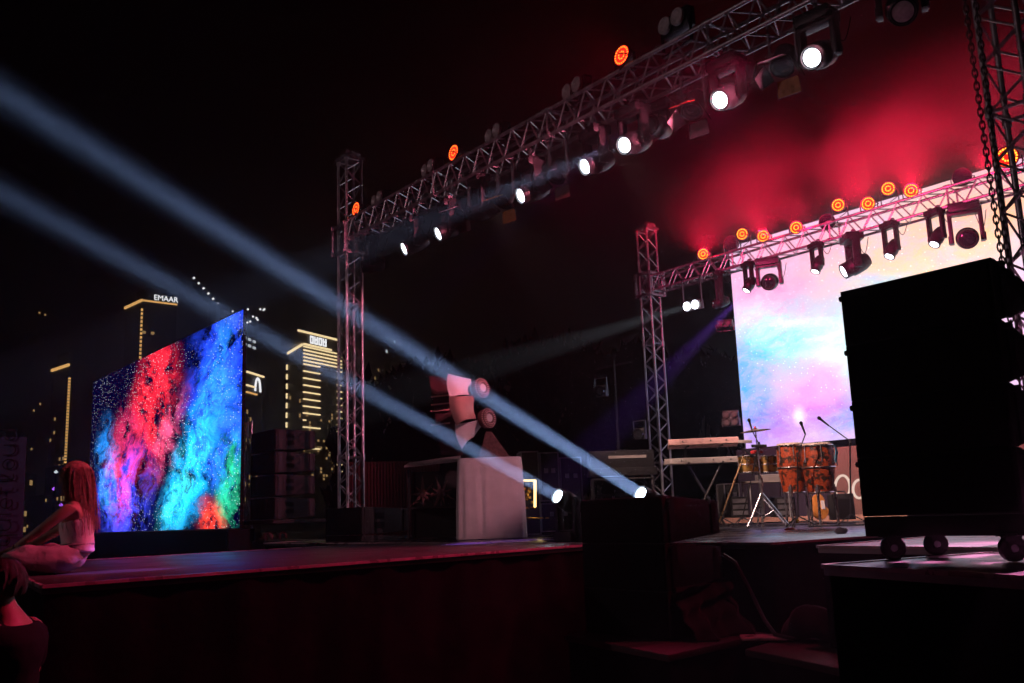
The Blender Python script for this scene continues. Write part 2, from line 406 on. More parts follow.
ORD = ['first', 'second', 'third', 'fourth', 'fifth', 'sixth', 'seventh', 'eighth', 'ninth', 'tenth', 'eleventh', 'twelfth']

# ================================================================== THE SETTING
DZ = 1.3                                            # stage deck height
tag(MB().grid(lambda u, v: Vector((-520 + 640 * u, -160 + 680 * v, 0)), 8, 8).build('ground', asphalt), kind='structure')

def deck(name, label, cat, poly, z, mat, trim=True, skirt=skirt_m, thick=0.05):
    c = sum((Vector((p[0], p[1], 0)) for p in poly), Vector()) / len(poly)
    t = thing(name, label, cat, c)
    MB().prism(poly, z - thick, z).build('deck', mat, t, bevel=0.008)
    inn = [(Vector((p[0], p[1], 0)) + (c - Vector((p[0], p[1], 0))).normalized() * 0.03) for p in poly]
    # hanging cloth with soft vertical folds
    m = MB()
    n = len(inn); k = 0
    ring0 = []; ring1 = []
    for i in range(n):
        a, b = inn[i], inn[(i + 1) % n]; L = (b - a).length; st = max(2, int(L / 0.12))
        nn = (b - a).normalized().cross(Vector((0, 0, 1)))
        for q in range(st):
            w = math.sin((k + q) * 1.9) * 0.008 + math.sin((k + q) * 0.7) * 0.008
            p = a.lerp(b, q / st) + nn * w
            ring0.append((p.x, p.y, z - thick - 0.002)); ring1.append((p.x + nn.x * w, p.y + nn.y * w, 0.01))
        k += st
    N = len(ring0)
    m.add(ring0 + ring1, [(i, (i + 1) % N, N + (i + 1) % N, N + i) for i in range(N)])
    m.build('skirt', skirt, t)
    if trim:
        e = MB()
        for i in range(n):
            a, b = Vector((*poly[i][:2], z + 0.006)), Vector((*poly[(i + 1) % n][:2], z + 0.006))
            d = (b - a).normalized(); nn = d.cross(Vector((0, 0, 1)))
            q = [a - nn * 0.012, b - nn * 0.012, b + nn * 0.012, a + nn * 0.012]
            e.add([p + Vector((0, 0, dz)) for dz in (-0.02, 0.0) for p in q], [(3, 2, 1, 0), (4, 5, 6, 7), (0, 1, 5, 4), (1, 2, 6, 5), (2, 3, 7, 6), (3, 0, 4, 7)])
        e.build('edge_trim', deck_edge, t)
    return t

cA = at(42, 586, z=DZ); cB = at(24, 577.5, z=DZ); cFar = at(90, 560, z=DZ)
deck('catwalk', 'long black skirted catwalk running from the seated woman to the main stage', 'catwalk',
     [cA, (-6.88, 6.62), (-11.35, 6.62), (-10.55, 1.15), cB], DZ, deck_m)
deck('main_stage', 'black skirted main stage floor carrying the drums and keyboards', 'stage',
     [(-4.97, 6.64), (-4.2, 17.4), (-15.2, 17.4), (-15.2, 6.64)], DZ, gloss_dk)
PR = [(-2.86, 4.22), (-1.55, 3.78), (-1.05, 5.25), (-2.62, 5.42)]
deck('loudspeaker_riser', 'black skirted riser under the tall loudspeaker stack on casters', 'riser', PR, DZ, grey_deck)
deck('side_stage', 'side deck glimpsed behind the wheeled loudspeaker stack', 'stage', [(-4.2, 6.15), (-1.0, 5.75), (-1.0, 12.0), (-4.2, 12.0)], DZ, grey_deck)
deck('low_riser', 'low pink lit riser under the cloth draped loudspeakers at centre', 'riser',
     [at(565, 635, z=0.6), at(668, 655, z=0.6), at(768, 633, z=0.6), (-6.5, 6.4)], 0.6, deck_m, trim=False)
deck('cable_platform', 'low dark platform holding the black bag and loose board', 'riser', [(-4.62, 5.75), (-3.2, 5.3), (-3.1, 6.5), (-4.78, 6.52)], 0.58, deck_m, trim=False)

# ================================================================== LED SCREENS
def led_screen(name, label, x0, x1, y, z0, z1, mat, base_z, legs):
    t = thing(name, label, 'screen', ((x0 + x1) / 2, y, base_z))
    q = MB().add([(x0, y, z0), (x1, y, z0), (x1, y, z1), (x0, y, z1)], [(0, 1, 2, 3)])
    o = q.build('picture', mat, t, smooth=False)
    uvl = o.data.uv_layers.new(name='UVMap')
    for lp in o.data.loops:
        v = o.data.vertices[lp.vertex_index].co + Vector(((x0 + x1) / 2, y, base_z))
        uvl.data[lp.index].uv = ((v.x - x0) / (x1 - x0), (v.z - z0) / (z1 - z0))
    MB().box(((x0 + x1) / 2, y + 0.035, (z0 + z1) / 2), (x1 - x0 + 0.01, 0.06, z1 - z0 + 0.01)).build('cabinet', black_cl, t)
    fr = MB()
    for k in range(legs):
        x = x0 + (x1 - x0) * (k + 0.5) / legs
        fr.tube((x, y + 0.3, base_z), (x, y + 0.3, z1), 0.03).tube((x, y + 0.3, z1 - 0.3), (x, y + 0.1, z1 - 0.3), 0.02).tube((x, y + 0.3, base_z), (x, y + 1.0, base_z), 0.03).tube((x, y + 1.0, base_z), (x, y + 0.3, z1 * 0.6), 0.02)
    fr.build('rear_frame', alu_dull, t)
    return t
s1 = led_screen('side_screen', 'tall side screen showing a red and blue starry nebula', -27.5, -17.0, 6.95, 1.56, 5.68, side_pic, 0.0, 5)
MB().box((-22.2, 6.95, 0.77), (10.6, 0.5, 1.54)).build('plinth_cover', black_cl, s1)
s2 = led_screen('main_screen', 'bright pastel screen at the back of the main stage', -12.45, -4.6, 16.0, 2.80, 7.15, main_pic, DZ, 4)
# fascia under the main screen with its lettering
fa = thing('screen_fascia', 'fascia panel below the bright screen carrying pale lettering', 'panel', (-8.5, 15.8, DZ))
xm = at(829, 480, Y=15.78).x
MB().box(((xm - 4.6) / 2, 15.82, DZ + 0.68), (-4.6 - xm, 0.06, 1.34)).build('maroon_board', maroon, fa)
MB().box(((xm - 12.55) / 2, 15.86, DZ + 0.74), (xm + 12.55, 0.06, 1.47)).build('curtain', pbr('violet_curtain', (0.035, 0.025, 0.05), 0.9, 0, 0.3, 3, 0.2), fa)
def ring_letter(cx_, cy_, rx, ry, w, a0=0, a1=2 * PI, y=15.78, n=28, slant=0.10):
    pts = []
    for k in range(n + 1):
        a = a0 + (a1 - a0) * k / n
        dz = math.sin(a) * ry
        pts.append((cx_ + math.cos(a) * rx + dz * slant, y, cy_ + dz))
    return pts
pO = at(842.5, 487.5, Y=15.78); sc_ = (15.78 / (at(842, 487, D=1).y)) / FPX
MB().path(ring_letter(pO.x, pO.z, 0.155, 0.22, 0, 0.0, 2 * PI)[:-1], 0.024, 6, closed=True).build('letter', text_lit, fa)
pC = at(858.5, 489.0, Y=15.78)
MB().path(ring_letter(pC.x + 0.02, pC.z, 0.13, 0.165, 0, 0.9, 5.4), 0.024, 6).build('letter', text_lit, fa)

# ================================================================== TRUSSES
def truss_parts(t, p0, p1, w, up=(0, 0, 1), bay=0.42, rc=0.025, rb=0.011, off=0.0, mat=alu):
    p0, p1 = Vector(p0), Vector(p1); d = (p1 - p0).normalized(); L = (p1 - p0).length
    B = basis(d, up); h = w / 2
    cor = [B @ Vector((sx * h, sy * h, 0)) for sx, sy in ((-1, -1), (1, -1), (1, 1), (-1, 1))]
    for c in cor: MB().tube(p0 + c, p1 + c, rc, 10).build('chord', mat, t)
    m = MB(); n = max(2, int(round(L / bay))); st = L / n
    for f in range(4):
        a, b = cor[f], cor[(f + 1) % 4]
        for k in range(n):
            q0, q1 = p0 + d * (st * k), p0 + d * (st * (k + 1)); qm = p0 + d * (st * (k + 0.5))
            if f % 2 == 0: m.tube(q0 + a, qm + b, rb, 6).tube(qm + b, q1 + a, rb, 6)
            else: m.tube(q0 + b, qm + a, rb, 6).tube(qm + a, q1 + b, rb, 6)
    nseg = max(1, int(round(L / 2.4)))
    for k in range(nseg + 1):
        q = p0 + d * (L * k / nseg)
        for f in range(4): m.tube(q + cor[f], q + cor[(f + 1) % 4], rb * 1.5, 6)
        for c in cor: m.tube(q + c - d * 0.05, q + c + d * 0.05, rc * 1.45, 10)
    m.build('bracing', mat, t)
def tower(label, x, y, ztop, zs, w=0.29, zb=DZ):
    t = thing('truss_tower', label, 'truss tower', (x, y, 0), group='upright truss towers')
    truss_parts(t, (x, y, 0.06), (x, y, ztop), w, up=(0, 1, 0))
    MB().box((x, y, 0.03), (0.7, 0.7, 0.06)).build('base_plate', alu_dull, t)
    m = MB()
    W = w + 0.13
    for dz in (-0.24, 0.24):
        for sx, sy in ((1, 0), (-1, 0), (0, 1), (0, -1)):
            m.box((x + sx * W / 2, y + sy * W / 2, zs + dz), (0.05 if sx else W + .1, 0.05 if sy else W + .1, 0.06))
    for sx in (-1, 1):
        for sy in (-1, 1):
            m.box((x + sx * W / 2, y + sy * W / 2, zs), (0.07, 0.07, 0.54)); m.tube((x + sx * W / 2, y + sy * W / 2, zs - .24), (x + sx * W / 2, y - sy * 0.0, zs + .24), .012)
    m.build('sleeve_block', alu_dull, t, bevel=0.006)
    m = MB().box((x, y, ztop + 0.03), (w + 0.12, w + 0.10, 0.05)).box((x + 0.05, y - .02, ztop + 0.09), (0.30, 0.1, 0.08)).box((x - 0.2, y, ztop + 0.06), (0.12, 0.2, 0.06))
    m.tube((x + .12, y - .12, ztop + .12), (x + .12, y + .12, ztop + .12), .06, 12)
    m.build('head_pulley', alu_dull, t)
    return t
FY, FZ = 7.6, 6.49
RY, RZ = 14.8, 6.42
tower('slim aluminium truss tower at the left end of the front lighting truss', -13.95, FY, at(348, 163, Y=FY).z, FZ - .13)
tower('red lit truss tower left of the bright screen', -13.72, RY, at(650, 230, Y=RY).z, RZ)
tower('large dark truss tower beside the hanging chain at the photo edge', -2.98, FY, 9.2, FZ, w=0.30)
t = thing('front_lighting_truss', 'long lighting truss rising from the slim tower to the top of the picture', 'lighting truss', (-8.4, FY, FZ))
truss_parts(t, (-13.72, FY, FZ), (-3.2, FY, FZ), 0.34, bay=0.36)
t = thing('rear_lighting_truss', 'red lit lighting truss crossing in front of the bright screen', 'lighting truss', (-8.4, RY, RZ))
truss_parts(t, (-13.5, RY, RZ), (-2.6, RY, RZ), 0.32, bay=0.46)
t = thing('rear_truss_tower', 'dark far truss tower at the right end of the rear truss', 'truss tower', (-2.5, RY, 0))
truss_parts(t, (-2.5, RY, 0.06), (-2.5, RY, 7.6), 0.29, up=(0, 1, 0))
xs = at(244, 480, Y=7.3).x
t = thing('truss_upright', 'thin truss upright standing at the right edge of the nebula screen', 'truss tower', (xs, 7.3, 0))
truss_parts(t, (xs, 7.3, 0.03), (xs, 7.3, at(244, 424, Y=7.3).z), 0.2, up=(0, 1, 0), bay=0.3, rc=.018, rb=.008)
# hoist chain
ct = thing('hoist_chain', 'long steel hoist chain hanging in front of the right truss tower', 'chain', (-2.93, 6.85, 1.4))
for k, dx in enumerate((0.0, 0.05)):
    m = MB(); z = 1.4
    i = 0
    while z < 8.0:
        c = Vector((-2.93 + dx + math.sin(z * 0.9 + k * 2) * 0.012, 6.85 + dx * 0.4, z)); pts = []
        ang = (PI / 2 if i % 2 else 0) + 0.5
        for q in range(10):
            a = 2 * PI * q / 10
            pts.append(c + Vector((math.cos(a) * 0.018 * math.cos(ang), math.cos(a) * 0.018 * math.sin(ang), math.sin(a) * 0.038)))
        m.path(pts, 0.0065, 5, closed=True); z += 0.052; i += 1
    m.build('strand', chain_m, ct)

# ================================================================== LIGHT FIXTURES
def moving_head(label, c, aim, base_z, s, lens, group, kind='moving_head_light', cat='stage light', stand=False, lens_r=0.076, drop=0.0):
    """c: centre of the front lens; aim: where it points; base_z: height of the clamp (hanging) or foot (standing)"""
    aim = Vector(aim).normalized(); c = Vector(c); hc = c - aim * 0.17 * s
    t = thing(kind, label, cat, (hc.x, hc.y, base_z), group=group)
    T = frame(hc, aim)
    MB().lathe([(0.04 * s, -0.21 * s), (0.085 * s, -0.20 * s), (0.112 * s, -0.12 * s), (0.12 * s, -0.01 * s), (0.118 * s, 0.05 * s), (0.104 * s, 0.07 * s), (0.104 * s, 0.165 * s), (0.092 * s, 0.172 * s), (0.088 * s, 0.15 * s)], 24, T).build('head', black_pl, t)
    MB().lathe([(0.0001, 0.168 * s), (lens_r * 0.7 * s, 0.166 * s), (lens_r * s, 0.158 * s), (lens_r * s, 0.145 * s)], 24, T, cap=False).build('lens', lens, t)
    x = Vector((0, 0, 1)).cross(aim)
    x = x.normalized() if x.length > 1e-3 else Vector((1, 0, 0))
    sg = 1 if stand else -1
    bz = base_z + sg * 0.10 * s
    yk = MB(); top = Vector((hc.x, hc.y, bz))
    Ty = Matrix((x, Vector((0, 0, 1)).cross(x), Vector((0, 0, 1)))).transposed().to_4x4(); Ty.translation = hc
    hh = bz - hc.z
    for q in (-1, 1):
        yk.box((q * 0.155 * s, 0, hh / 2), (0.045 * s, 0.10 * s, abs(hh) + 0.10 * s), Ty)
        MB_ = yk.lathe([(0.05 * s, 0), (0.05 * s, 0.02 * s)], 12, Ty @ Matrix.Translation((q * 0.178 * s - 0.01 * s, 0, 0)) @ Matrix.Rotation(PI / 2, 4, 'Y'))
    yk.box((0, 0, hh), (0.35 * s, 0.11 * s, 0.045 * s), Ty)
    yk.build('yoke', black_pl, t, bevel=0.006)
    MB().box((0, 0, hh + sg * -0.055 * s), (0.32 * s, 0.22 * s, 0.10 * s), Ty).build('base', black_pl, t, bevel=0.01)
    if drop:
        MB().tube(Ty @ Vector((0, 0, hh + 0.10 * s)), Ty @ Vector((0, 0, hh + 0.10 * s + drop)), 0.024, 10).build('drop_pipe', alu_dull, t)
    if not stand:
        for q in (-1, 1): MB().lathe([(0.035, -0.02), (0.035, 0.02)], 12, Ty @ Matrix.Translation((q * 0.09 * s, 0, hh + 0.13 * s)) @ Matrix.Rotation(PI / 2, 4, 'Y')).box((q * 0.09 * s, 0, hh + 0.09 * s), (0.03, 0.04, 0.07 * s), Ty).build('clamp', alu_dull, t)
        a = Ty @ Vector((0.1 * s, 0.05, hh + 0.05)); pts = [a + Vector((0.12 * k / 8, 0.02 * k, -0.22 * s * math.sin(PI * k / 8))) for k in range(9)]
        MB().path(pts, 0.006, 5).build('safety_cable', black_pl, t)
    return t

def par_light(label, c, aim, base_z, group, s=1.0, cells=led_or, glow=led_red):
    aim = Vector(aim).normalized(); c = Vector(c); T = frame(c, aim)
    t = thing('par_light', label, 'stage light', (c.x, c.y, base_z), group=group)
    MB().lathe([(0.05 * s, -0.17 * s), (0.09 * s, -0.16 * s), (0.125 * s, -0.05 * s), (0.13 * s, 0.0), (0.122 * s, 0.0), (0.118 * s, -0.02 * s)], 24, T).build('housing', black_pl, t)
    MB().disc(0.117 * s, 24, T, -0.012 * s).build('lens', glow, t)
    m = MB()
    for r, n in ((0.045, 9), (0.100, 20)):
        for k in range(n):
            a = 2 * PI * k / n
            m.disc(0.0125 * s, 6, T @ Matrix.Translation((math.cos(a) * r * s, math.sin(a) * r * s, 0)), -0.004 * s)
    m.build('led_cells', cells, t)
    x = Vector((0, 0, 1)).cross(aim).normalized(); hh = base_z - c.z
    Ty = Matrix((x, Vector((0, 0, 1)).cross(x), Vector((0, 0, 1)))).transposed().to_4x4(); Ty.translation = c - aim * 0.06
    m = MB()
    for q in (-1, 1): m.box((q * 0.15 * s, 0, hh / 2), (0.012, 0.04, abs(hh)), Ty)
    m.box((0, 0, hh), (0.30 * s, 0.045, 0.015), Ty)
    m.build('bracket', black_pl, t)
    pts = [Ty @ Vector((0.02 + 0.16 * math.sin(PI * k / 10), -0.12, hh * k / 10)) for k in range(11)]
    MB().path(pts, 0.007, 5).build('power_cable', black_pl, t)
    return t

def blinder(label, c, aim, base_z, group, n=(2, 1), lit=None, s=1.0, refl=None):
    aim = Vector(aim).normalized(); c = Vector(c); T = frame(c, aim)
    t = thing('blinder_light', label, 'stage light', (c.x, c.y, base_z), group=group)
    w, h = n[0] * 0.22 * s, n[1] * 0.22 * s
    MB().box((0, 0, -0.115 * s), (w, h, 0.12 * s), T).build('housing', black_pl, t, bevel=0.01)
    for i in range(n[0]):
        for j in range(n[1]):
            Tc = T @ Matrix.Translation(((i - (n[0] - 1) / 2) * 0.22 * s, (j - (n[1] - 1) / 2) * 0.22 * s, 0))
            if lit is None: MB().lathe([(0.02 * s, -0.05 * s), (0.06 * s, -0.035 * s), (0.092 * s, 0.0), (0.10 * s, 0.004 * s), (0.10 * s, -0.03 * s)], 18, Tc).build('reflector', refl or refl_m, t)
            else: MB().lathe([(0.0001, 0.012 * s), (0.07 * s, 0.008 * s), (0.095 * s, -0.01 * s)], 18, Tc, cap=False).build('lens', lit, t)
    x = Vector((0, 0, 1)).cross(aim).normalized(); hh = base_z - c.z
    Ty = Matrix((x, Vector((0, 0, 1)).cross(x), Vector((0, 0, 1)))).transposed().to_4x4(); Ty.translation = c - aim * 0.08
    m = MB()
    for q in (-1, 1): m.box((q * (w / 2 + 0.02), 0, hh / 2), (0.012, 0.04, abs(hh)), Ty)
    m.box((0, 0, hh), (w + 0.05, 0.045, 0.015), Ty)
    m.build('bracket', black_pl, t)
    return t

def barn_light(label, c, aim, base_z, door_mats, group):
    aim = Vector(aim).normalized(); c = Vector(c); T = frame(c, aim)
    t = thing('fresnel_light', label, 'stage light', (c.x, c.y, base_z), group=group)
    MB().lathe([(0.05, -0.26), (0.11, -0.25), (0.12, -0.1), (0.12, 0.0), (0.10, 0.0), (0.10, -0.02)], 18, T).build('housing', black_pl, t)
    MB().lathe([(0.0001, -0.005), (0.07, -0.012), (0.098, -0.03)], 18, T, cap=False).build('lens', glass_dk, t)
    for k, mt in enumerate(door_mats):
        R = T @ Matrix.Rotation(k * PI / 2, 4, 'Z') @ Matrix.Translation((0.13, 0, 0.01)) @ Matrix.Rotation(math.radians(34), 4, 'Y')
        MB().prism([(-0.01, -0.11), (0.01, -0.11), (0.01, 0.11), (-0.01, 0.11)], 0, 0.004, R)
        MB().add([(0, -0.11, 0), (0, 0.11, 0), (0.004, 0.075 + (k % 2) * 0.05, 0.17), (0.004, -0.075 - (k % 2) * 0.05, 0.17), (0.006, -0.11, 0), (0.006, 0.11, 0), (0.01, 0.075 + (k % 2) * 0.05, 0.17), (0.01, -0.075 - (k % 2) * 0.05, 0.17)],
                 [(0, 1, 2, 3), (7, 6, 5, 4), (0, 4, 5, 1), (1, 5, 6, 2), (2, 6, 7, 3), (3, 7, 4, 0)], R).build('barn_door', mt, t, smooth=False)
    x = Vector((0, 0, 1)).cross(aim).normalized(); hh = base_z - c.z
    Ty = Matrix((x, Vector((0, 0, 1)).cross(x), Vector((0, 0, 1)))).transposed().to_4x4(); Ty.translation = c - aim * 0.12
    m = MB()
    for q in (-1, 1): m.box((q * 0.14, 0, hh / 2), (0.012, 0.045, abs(hh)), Ty)
    m.box((0, 0, hh), (0.29, 0.05, 0.015), Ty); m.tube(Ty @ Vector((0, 0, hh)), Ty @ Vector((0, 0, hh + 0.12)), 0.02)
    m.build('bracket', alu_dull, t)
    return t

OUT = Vector((0, -1, 0))                            # towards the audience
FB, FT = FZ - 0.17, FZ + 0.17                         # front truss bottom and top chords
G1 = 'lit moving heads under the front truss'
heads = []
for k, (x, y, ax, az) in enumerate([(403.5, 249, -0.30, -0.50), (437.5, 234, -0.30, -0.50), (520, 196, -0.25, -0.45), (584, 167, -0.2, -0.45), (623.5, 145.5, 0.0, -0.42), (719, 100.5, 0.0, -0.55), (811, 58, 0.05, -0.5)]):
    c = at(x, y, Y=7.35)
    moving_head(f'{ORD[k]} glowing white moving head from the slim tower, under the front truss', c, (ax, -1, az), min(FB, c.z + .50), 1.12, lens_w, G1, drop=max(0, FB - c.z - .50))
    heads.append((c, Vector((ax, -1, az)).normalized()))
c = at(903, 12, Y=7.2)
moving_head('unlit moving head with rainbow rim hanging alone at the top right', c, (0.55, -1, -0.85), c.z + 0.62, 1.15, refl_m, None)  # pale reflector colour on the lens stands in for highlights on the glass
c = at(362, 267, Y=7.5)
moving_head('unlit dark moving head hanging against the slim tower', c, (-0.5, -1, -0.2), FB - 0.05, 1.0, glass_dk, None)
c = at(469, 214, Y=7.4)
moving_head('unlit moving head with red lit yoke between the second and third glowing heads', c, (-0.2, -1, -0.25), FB, 1.0, glass_dk, None)
c = at(628, 138, Y=7.6)
moving_head('bulky dark moving head hanging right above the fifth glowing head', c + Vector((0.25, 0.1, 0.1)), (0.3, -1, -0.2), FB, 1.2, black_pl, None)
G2 = 'fresnels with barn doors under the front truss'
for k, (x, y, dm, lab) in enumerate([(459, 214, (black_pl, white_pl, black_pl, red_pt), 'small fresnel with pale barn doors beside the second glowing head'),
        (503, 203, (black_pl, yellow, black_pl, wood), 'fresnel with yellow edged barn doors left of the third glowing head'),
        (556, 178, (black_pl, alu, black_pl, red_pt), 'fresnel with one bright metal barn door left of the fourth glowing head'),
        (692, 112, (black_pl, foil_red, alu, black_pl), 'fresnel with a red barn door left of the sixth glowing head'),
        (782, 68, (black_pl, alu, black_pl, wood), 'fresnel with a shining door edge left of the seventh glowing head')]):
    barn_light(lab, at(x, y, Y=7.55), (0.1, -0.6, -1.0), FB, dm, G2)
G3 = 'red par lights along the front truss'
for k, (x, y, lab) in enumerate([(355.5, 209, 'red led par light beside the top of the slim tower'), (453, 152.5, 'red led par light standing midway along the front truss'), (621, 55, 'largest red led par light standing high on the front truss')]):
    par_light(lab, at(x, y, Y=7.45), (0.0, -1, 0.05), FT - 0.02, G3)
G4 = 'unlit two lamp blinders on the front truss'
for k, (x, y, lab) in enumerate([(376, 199, 'unlit twin lamp blinder nearest the slim tower'), (427, 168, 'unlit twin lamp blinder left of the middle red par'), (492, 133, 'unlit twin lamp blinder right of the middle red par'), (571, 88, 'unlit twin lamp blinder left of the largest red par'), (670, 21, 'unlit twin lamp blinder near the top edge of the picture')]):
    blinder(lab, at(x, y, Y=7.5), (-0.15, -1, 0.0), FT - 0.02, G4)

RB, RT = RZ - 0.16, RZ + 0.16
G5 = 'amber red par lights on the rear truss'
where = ['near the rear tower', 'at the left corner of the bright screen', 'just right of the screen corner', 'fourth from the rear tower', 'left of the close trio of amber pars', 'first of the close trio of amber pars', 'highest of the close trio of amber pars', 'last of the close trio of amber pars']
for k, (x, y) in enumerate([(703, 254), (742, 234), (763, 236), (796, 227.5), (838, 205), (868, 203.5), (888, 188.5), (911, 190.5)]):
    par_light('amber glowing par light on the rear truss, ' + where[k], at(x, y, Y=14.6), (0.35, -1, -0.12), RT, G5, s=0.95, cells=led_yel)
c = at(1007, 157, Y=12.2)
par_light('amber par light shining through the large right truss tower', c, (0.4, -1, -0.1), c.z - 0.2, None, s=1.1, cells=led_yel)
G6 = 'unlit par lights on the rear truss'
for x, y, lab in [(731, 243, 'dark unlit par light at the left end of the bright screen'), (827, 222, 'dark unlit par light left of the amber trio'), (962, 177, 'round dark unlit par light near the hanging chain')]:
    par_light(lab, at(x, y, Y=14.7), (0.35, -1, -0.1), RT, G6, s=1.15, cells=glass_dk, glow=glass_dk)
G7 = 'moving heads under the rear truss'
for k, (x, y, s, lens, aim, lab) in enumerate([
    (768, 283, 1.35, glass_dk, (0.5, -1, -0.35), 'wide yoked moving head at the left of the bright screen'),
    (746, 291, 0.85, lens_w, (-0.3, -0.6, -1.0), 'small moving head hanging at the left edge of the bright screen'),
    (815, 272, 0.85, lens_w, (-0.2, -0.5, -1.0), 'small moving head left of the tilted large one'),
    (843, 272, 1.35, lens_w, (-0.7, -0.8, -0.5), 'large moving head tilted sideways in the middle of the rear truss'),
    (889, 257, 0.9, lens_w, (-0.2, -0.6, -1.0), 'small moving head right of the tilted large one'),
    (934, 245, 0.9, lens_w, (-0.2, -0.6, -0.9), 'small moving head beside the open yoked large one'),
    (968, 239, 1.45, glass_dk, (0.5, -1, -0.35), 'open yoked large moving head nearest the chain'),
    (713, 305, 0.9, glass_dk, (-0.6, -0.8, -0.3), 'small dark moving head near the white double lamp')]):
    moving_head(lab, at(x, y, Y=14.55), aim, RB, s, lens, G7)
cb = at(690.5, 305.5, Y=14.5)
blinder('lit white double lamp under the rear truss', cb, (0.05, -1, -0.15), RB, None, lit=lens_w, s=0.95)
# beam projectors standing at the front of the stage
b1 = at(640, 493.5, Y=7.45); b2 = at(557, 496, Y=7.12)
e1 = at(0, 92, X=b1.x); e2 = at(0, 192, X=b2.x)
d1 = (e1 - b1).normalized(); d2 = (e2 - b2).normalized()
G8 = 'beam projectors on the stage floor'
moving_head('beam projector throwing the upper blue beam from behind the centre loudspeakers', b1, d1, DZ, 0.95, beam_lens, G8, 'beam_projector', stand=True)
moving_head('beam projector throwing the lower blue beam beside the draped plinth', b2, d2, DZ, 0.95, beam_lens, G8, 'beam_projector', stand=True)
# boom stand with two round dark lamps
st = at(618, 440, D=18)
bs = thing('lamp_boom', 'thin dark pipe stand behind the second keyboard', 'stand', (st.x, st.y, DZ))
MB().tube((st.x, st.y, DZ), (st.x, st.y, DZ + 3.2), 0.02).tube((st.x - .4, st.y, DZ + .02), (st.x + .4, st.y, DZ + .02), 0.02).tube((st.x, st.y - .4, DZ + .02), (st.x, st.y + .4, DZ + .02), 0.02).tube((st.x - 0.5, st.y, DZ + 3.1), (st.x + .5, st.y, DZ + 3.1), .02).build('pipe', black_pt, bs)
for x, y, lab in [(599, 391, 'upper round dark lamp hanging in front of the trees'), (638, 434, 'lower round dark lamp beside the rear tower')]:
    c = at(x, y, D=18); blinder(lab, c, (0.3, -1, -0.1), c.z + 0.25, 'round dark lamps in front of the trees', n=(1, 1), s=1.0, refl=glass_dk)
for x, y, n, lab in [(730, 418, (2, 2), 'four lamp blinder at the left edge of the bright screen'), (724, 323, (2, 1), 'faint twin lamp blinder high beside the bright screen')]:
    c = at(x, y, Y=15.6); blinder(lab, c, (0.5, -1, 0.0), c.z - 0.16, 'dim blinders left of the bright screen', n=n, s=0.75, refl=refl_shaded)
# ================================================================== LOUDSPEAKERS
def array_box(label, T, w, d, hf, hr, group, port=True, knobs=True, name='line_array_box'):
    """T: frame at the box's front bottom centre; +x across, +y to the rear, +z up"""
    t = thing(name, label, 'loudspeaker', group=group, T=T)
    o = (hf - hr) / 2
    m = MB()
    prof = [(0.0, 0.0), (d * 0.10, 0.0), (d, o), (d, o + hr), (d * 0.10, hf), (0.0, hf)]
    Tp = Matrix(((0, 0, 1, 0), (1, 0, 0, 0), (0, 1, 0, 0), (0, 0, 0, 1)))
    m.prism(prof, -w / 2, w / 2, Tp); m.build('cabinet', black_pt, t, world=False, bevel=0.003)
    g = MB().box((0, -0.004, hf / 2), (w - 0.03, 0.024, hf - 0.012)); g.build('grille', grille, t, world=False, bevel=0.005)
    for s in (-1, 1):
        rp = MB().box((s * (w / 2 + 0.006), 0.09, hf / 2), (0.012, 0.07, hf - 0.03)).build('rigging_plate', black_pl, t, world=False)
        MB().box((s * (w / 2 + 0.006), d - 0.08, hf / 2), (0.012, 0.05, hr - 0.02)).build('rear_rigging_plate', black_pl, t, world=False)
        MB().lathe([(0.016, -0.02), (0.016, 0.02)], 10, Matrix.Translation((s * (w / 2 + 0.016), 0.05, hf - .03)) @ Matrix.Rotation(PI / 2, 4, 'Y')).build('rigging_knob', black_pl, t, world=False)
        if port:
            for z in (hf * 0.34, hf * 0.68):
                MB().box((s * (w / 2 - 0.001), d * 0.36, z), (0.02, d * 0.2, hf * 0.2)).build('handle_recess', grille, t, world=False, bevel=0.004)
    return t
# tall stack on casters beside the camera
c = at(990, 257, D=4.62); GX = 'line array boxes of the wheeled stack by the photo edge'
PAx1, PAy = c.x, c.y; PAw = PAx1 - at(840, 291, Y=PAy).x; zt = c.z; zb = 1.53; hb = (zt - zb) / 4
for k in range(4):
    nm = ['topmost', 'second from the top', 'third from the top', 'lowest'][k]
    array_box(f'{nm} black box of the tall loudspeaker stack on the caster dolly', Matrix.Translation((PAx1 - PAw / 2, PAy, zt - hb * (k + 1))), PAw, 0.40, hb - 0.001, hb * 0.40, GX, port=False)
dl = thing('caster_dolly', 'black dolly on casters carrying the tall loudspeaker stack', 'dolly', (PAx1 - PAw / 2, PAy + 0.3, DZ))
m = MB()
for y in (0.06, 0.50): m.box((PAx1 - PAw / 2, PAy + y, 1.475), (PAw + 0.02, 0.08, 0.102))
for x in (0.05, PAw - 0.05): m.box((PAx1 - x, PAy + 0.31, 1.475), (0.07, 0.42, 0.085))
m.build('frame', black_pt, dl, bevel=0.006)
